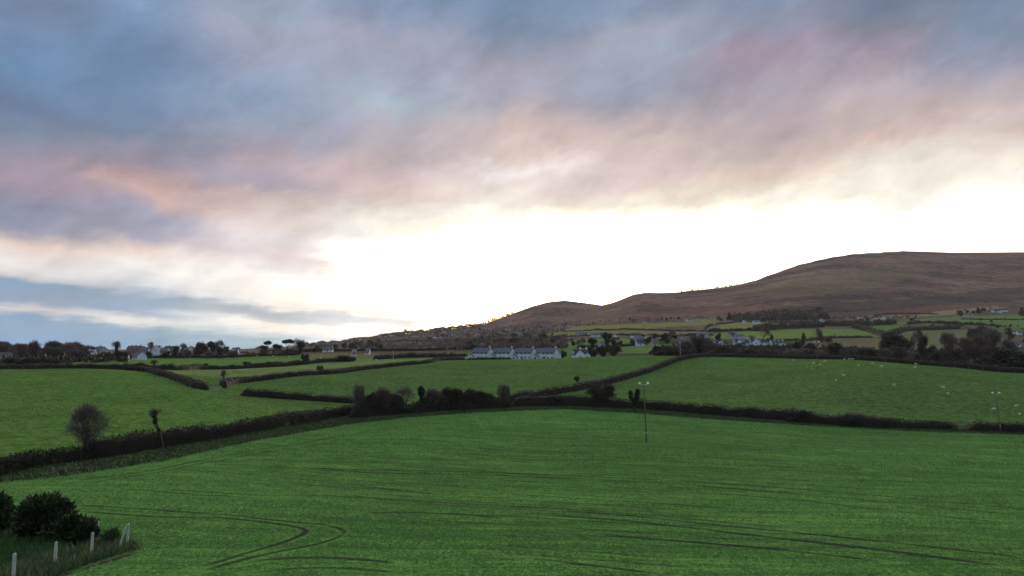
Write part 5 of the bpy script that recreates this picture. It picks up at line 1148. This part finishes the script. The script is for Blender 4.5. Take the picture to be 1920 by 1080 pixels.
# ------------------------------------------------------------------ sheep
def sheep_mesh(pose):
    bm = bmesh.new(); sl_ = bm.verts.layers.skin.verify()
    hd = -.02 if pose == 'graze' else .32
    def v(p, r):
        q = bm.verts.new(p); q[sl_].radius = r if isinstance(r, tuple) else (r, r); return q
    hip = v((-.42, 0, .62), (.22, .24)); mid = v((-.05, 0, .63), (.27, .29)); sho = v((.34, 0, .64), (.22, .24)); tail = v((-.62, 0, .60), .09)
    nk = v((.56, 0, .70 if hd > 0 else .52), .12); he = v((.72, 0, .62+hd if hd > 0 else .22), .10); mz = v((.88, 0, .56+hd if hd > 0 else .10), .05)
    for a, b_ in ((hip, mid), (mid, sho), (hip, tail), (sho, nk), (nk, he), (he, mz)): bm.edges.new((a, b_))
    hip[sl_].use_root = True
    for (bx, par, fwd) in ((-.42, hip, -.06), (.34, sho, .02)):
        for sy in (-.14, .14):
            a = v((bx, sy, .40), .08); b1 = v((bx+fwd, sy, .22), .045); c = v((bx-.01, sy, .02), .035); bm.edges.new((par, a)); bm.edges.new((a, b1)); bm.edges.new((b1, c))
    for sy in (-.1, .1):
        e = v((he.co.x-.06, sy, he.co.z+.07), .03); bm.edges.new((he, e))
    me = bpy.data.meshes.new('s'); bm.to_mesh(me); bm.free(); ob = bpy.data.objects.new('s', me); COL.objects.link(ob)
    ob.modifiers.new('k', 'SKIN'); sb = ob.modifiers.new('b', 'SUBSURF'); sb.levels = 1
    dg = bpy.context.evaluated_depsgraph_get(); m2 = bpy.data.meshes.new_from_object(ob.evaluated_get(dg)); bpy.data.objects.remove(ob)
    m2.materials.clear(); m2.materials.append(MT['wool']); m2.polygons.foreach_set('use_smooth', [True]*len(m2.polygons)); m2.name = 'sheep'; return m2
SHM = {k: sheep_mesh(k) for k in ('graze', 'stand')}
SHP = [(1488,674,90,'leftmost sheep near the top of the right pasture'), (1525,683,20,'grazing sheep left of the ridge top pole among pale stakes'), (1537,686,160,'sheep partly behind the foot of the ridge top pole'), (1545.5,680,0,'small sheep just right of and above the pole foot'), (1583.5,672.5,200,'first of three sheep under the ridge hedge'), (1592.5,673.8,190,'middle one of three sheep under the ridge hedge'), (1598.5,674.8,170,'last of three sheep under the ridge hedge'), (1610,687,80,'small sheep below the three under the hedge'), (1636,683.5,0,'sheep right of the three under the hedge'), (1652.5,689,10,'sheep facing right a little below the ridge hedge'), (1717,684,0,'upper sheep of the close pair near the ridge hedge'), (1716.5,690.5,180,'lower sheep of the close pair near the ridge hedge'), (1582,706,150,'sheep walking left above the one standing face on'), (1568,715.5,80,'sheep seen end on in the middle of the right pasture'), (1676.5,724,95,'rounded sheep alone in the middle of the pasture'), (1768.5,729,170,'upper sheep of the pair right of the middle of the pasture'), (1777.5,741,20,'lower sheep of the pair right of the middle of the pasture'), (1864,770,180,'big near sheep immediately left of the right hand pole'), (1905,765,0,'near sheep grazing right of the right hand pole'), (1912,780,60,'nearest sheep low at the right edge above the hedge')]
for i, (u, v_, rz, lb) in enumerate(SHP):
    x, y, z = G(u, v_, 125, 290); o_ = link('sheep', SHM['graze' if i % 3 else 'stand'], None, (x, y, z), R(rz), (.8, .8, .82)); tag(o_, lb, 'sheep', 'sheep grazing the right hand pasture')
for i, (u, v_) in enumerate(((482,668.5),(512,668.8),(505,675),(518,673),(588,669.5),(601,671.5),(541,670),(705,676.5))):
    x, y, z = G(u, v_, 400, 640); o_ = link('sheep', SHM['graze'], None, (x, y, z), R(i*50), (1.2, 1.2, 1.2)); tag(o_, 'tiny white sheep in the far strip fields on the left', 'sheep', 'tiny far sheep on the left')
for u, lb in ((873.5, 'left of two pale animals standing left of the terrace'), (877, 'right of two pale animals standing left of the terrace')):
    x = float(P(u, 664, 440)[0]); o_ = link('sheep', SHM['stand'], None, (x, 440, gz(x, 440)), 1.4, (1.5, 1.5, 1.8)); tag(o_, lb, 'sheep')
for u, v_, h in ((1525, 687, 1.3), (1527, 683, 1.5), (1522, 692, 1.2), (1513, 689, .9)):
    x, y, z = G(u, v_, 180, 260); o_ = MB().tube((0, 0, -.2), (.05, 0, h), .06, .05, 6).obj('stake', MT['pale_wood']); o_.location = (x, y, z); tag(o_, {1525: 'pale stake by the sheep left of the ridge top pole', 1527: 'tallest pale stake left of the ridge top pole', 1522: 'lowest pale stake left of the ridge top pole', 1513: 'short leftmost stake near the ridge top pole'}[u], 'stake', 'stakes near the ridge top pole')

# gate in the gap at the far field corner
def gate(u0, u1, v_, Y, label):
    x0 = float(P(u0, v_, Y)[0]); x1 = float(P(u1, v_, Y)[0]); z = gz((x0+x1)/2, Y); w = x1-x0; r = empty('field_gate', (x0, Y, z)); tag(r, label, 'gate')
    m_ = MB()
    for k in range(5): m_.tube((0, 0, .25+k*.22), (w, 0, .25+k*.22), .025, .025, 5)
    m_.tube((0, 0, .2), (w, 0, 1.15), .02, .02, 4); m_.obj('bars', MT['steel'], r)
    for xx in (0, w): MB().tube((xx, 0, -.2), (xx, 0, 1.35), .07, .07, 6).obj('gate_post', MT['fence_wood'], r)
gate(395, 413, 729, 168, 'grey barred field gate in the gap between the two left hedges')
gate(1797, 1812, 806, hE[-1][1], 'low barred gate in the gap of the right hand hedge')

# ------------------------------------------------------------------ foreground corner
posts = [(26,1037,1096,'nearest concrete fence post at the bottom left edge'), (104,1015.5,1064,'second nearest concrete post in front of the big dark bush'), (172.5,998,1043,'concrete post third along, right of the big dark bush'), (182,977.5,1012,'far thin concrete post half hidden behind the third one')]
def cpost(m_, a, b_, w):
    a, b_ = Vector(a), Vector(b_); d = (b_-a).normalized(); t = Vector((1, 0, 0)); t = (t-d*t.dot(d)).normalized(); q = d.cross(t); v = []
    for p, k in ((a, 1), (b_-d*.05, .97), (b_, .6)):
        for i, j in ((-1, -1), (1, -1), (1, 1), (-1, 1)): v.append(p+t*i*w*.5*k+q*j*w*.5*k)
    f = [(3, 2, 1, 0)]+[(l*4+i, l*4+(i+1) % 4, l*4+4+(i+1) % 4, l*4+4+i) for l in range(2) for i in range(4)]+[(8, 9, 10, 11)]
    m_.add(v, f)
for u, vt, vb, lb in posts:
    x, y, z = G(u-1.5, vb, 20, 46); xt, _, zt = P(u+1.5, vt, y); m_ = MB(); cpost(m_, (0, 0, -.25), (float(xt)-x, 0, float(zt)-z), .10); o_ = m_.obj('concrete_post', MT['concrete']); o_.location = (x, y, z); tag(o_, lb, 'post', 'concrete posts at the garden corner')
x, y, z = G(238, 1028, 24, 46); xt, _, zt = P(241, 981, y); r = empty('concrete_strainer_post', (x, y, z)); tag(r, 'pale concrete corner post with a slanting strut leaning against it', 'post', 'concrete posts at the garden corner')
m_ = MB(); top = (float(xt)-x, 0, float(zt)-z); cpost(m_, (0, 0, -.25), top, .095); m_.obj('post', MT['concrete'], r)
xs = float(P(221, 1030, y-.3)[0])-x; m_ = MB(); cpost(m_, (xs, -.3, gz(x+xs, y-.3)-z-.15), (top[0]-.05, -.08, top[2]*.93), .075); m_.obj('strut', MT['concrete'], r)
def leafy(name, u, vt, wpx, Y, spec, n, leaf, label, mt='bush', cat='bush', aspect=.34, up=.9):
    x, _, zt = P(u, vt, Y); x = float(x); z = gz(x, Y); h = float(zt)-z; w = wpx/F*Y/2; r = empty(name, (x, Y, z)); tag(r, label, cat)
    sp = [(a*w, b*w*.8, c*h, d*w, d*w*.9, e*h) for a, b, c, d, e in spec]
    t_ = MB()
    for k in range(5): t_.tube((random.uniform(-.1, .1), random.uniform(-.1, .1), -.1), (random.uniform(-.5, .5)*w, random.uniform(-.4, .4)*w, h*.6), .05, .02, 5)
    t_.obj('stem', MT['bark'], r); link('crown', crown_meshes(sp, leaf, n, MT[mt], 'foliage', mcore=.74, aspect=aspect, up=up, jag=.3), r); return r
leafy('laurel_bush', 84, 932, 104, 37, [(-.35,0,.42,.62,.45), (.1,.1,.55,.6,.42), (.25,0,.80,.40,.18), (-.25,0,.76,.5,.22), (.45,0,.35,.5,.35), (.62,0,.72,.28,.16), (-.6,.1,.35,.38,.34)], 8000, .25, 'big dark rounded laurel bush behind the concrete posts')
leafy('laurel_bush', 142, 968, 70, 36, [(-.3,0,.45,.7,.5), (.35,0,.4,.6,.42), (-.2,0,.72,.5,.25), (.7,0,.3,.35,.3)], 4600, .23, 'lower dark bush spreading right from the big laurel bush')
leafy('laurel_bush', -12, 925, 66, 38, [(-.3,0,.45,.8,.5), (.4,0,.5,.55,.42), (.2,0,.78,.5,.2), (.5,0,.3,.5,.3)], 4600, .24, 'dark bush cut by the left edge beside the big laurel bush')
leafy('shrub', 207, 990, 36, 35.5, [(0,0,.4,.8,.45), (.3,0,.6,.5,.35)], 1500, .16, 'small grassy shrub between the third post and the corner post', 'lawngrass', 'shrub', .12, 1.4)
def strip(pl, n, hgt, wid, mt, name, label, Y0=22, Y1=46, lean=.5):
    us = [p[0] for p in pl]; vs = [p[1] for p in pl]; u = rng.uniform(min(us), max(us), n*3); v = rng.uniform(min(vs), max(vs), n*3); k = inpoly(pl, u, v); u, v = u[k][:n], v[k][:n]; pts = []
    for a, b_ in zip(u[::6], v[::6]): pts.append(G(a, b_, Y0, Y1))
    c = np.array(pts); c = np.repeat(c, 6, 0); c[:, :2] += rng.normal(size=(len(c), 2))*.10; d = unit(len(c))*lean; d[:, 2] = 1
    v, f = cards(c-np.array([0, 0, .03]), d, hgt*rng.uniform(.4, 1.3, len(c)), wid); tag(link(name, nmesh(name, v, f, MT[mt])), label, 'grass', kind='stuff')
strip([(-20,1000),(150,1000),(235,1012),(262,1028),(225,1040),(150,1066),(60,1100),(-20,1100)], 5200, .42, .022, 'lawngrass', 'lawn_grass', 'dark rough lawn grass inside the concrete posts')
strip([(0,1075),(60,1050),(120,1040),(190,1020),(240,1018),(268,1030),(215,1044),(140,1068),(70,1100),(0,1110)], 4200, .48, .028, 'drygrass', 'long_grass', 'long pale dead grass around the feet of the concrete posts', lean=.7)
strip([(10,985),(38,990),(40,1005),(0,1010)], 500, .5, .026, 'drygrass', 'dry_grass', 'pale dry grass between the two dark bushes', lean=.7)
# ridge of turned soil along the garden edge
ln = smooth_line(plan([(100,1085),(150,1070),(180,1060),(215,1050),(245,1040),(262,1032)], 22, 46), .15); V = []; n = len(ln); dd = np.gradient(ln, axis=0); dd /= np.linalg.norm(dd, axis=1)[:, None]; nn_ = np.stack([-dd[:, 1], dd[:, 0]], -1)
for k, o_ in enumerate(np.linspace(-.16, .16, 7)):
    q = ln+nn_*o_; zz = H(q[:, 0], q[:, 1])+np.cos(o_/.16*math.pi/2)*(.24*fbm(q[:, 0]*2.2, q[:, 1]*2.2, 4, 7)-.03)-.02; V.append(np.c_[q, zz])
V = np.stack(V, 1); kk = np.arange(n*7).reshape(n, 7)
tag(link('soil_bank', nmesh('soil_bank', V.reshape(-1, 3), np.concatenate([np.stack([kk[:-1, j], kk[:-1, j+1], kk[1:, j+1], kk[1:, j]], -1) for j in range(6)]), MT['soil'], False)), 'low bank of dark soil', kind='structure')
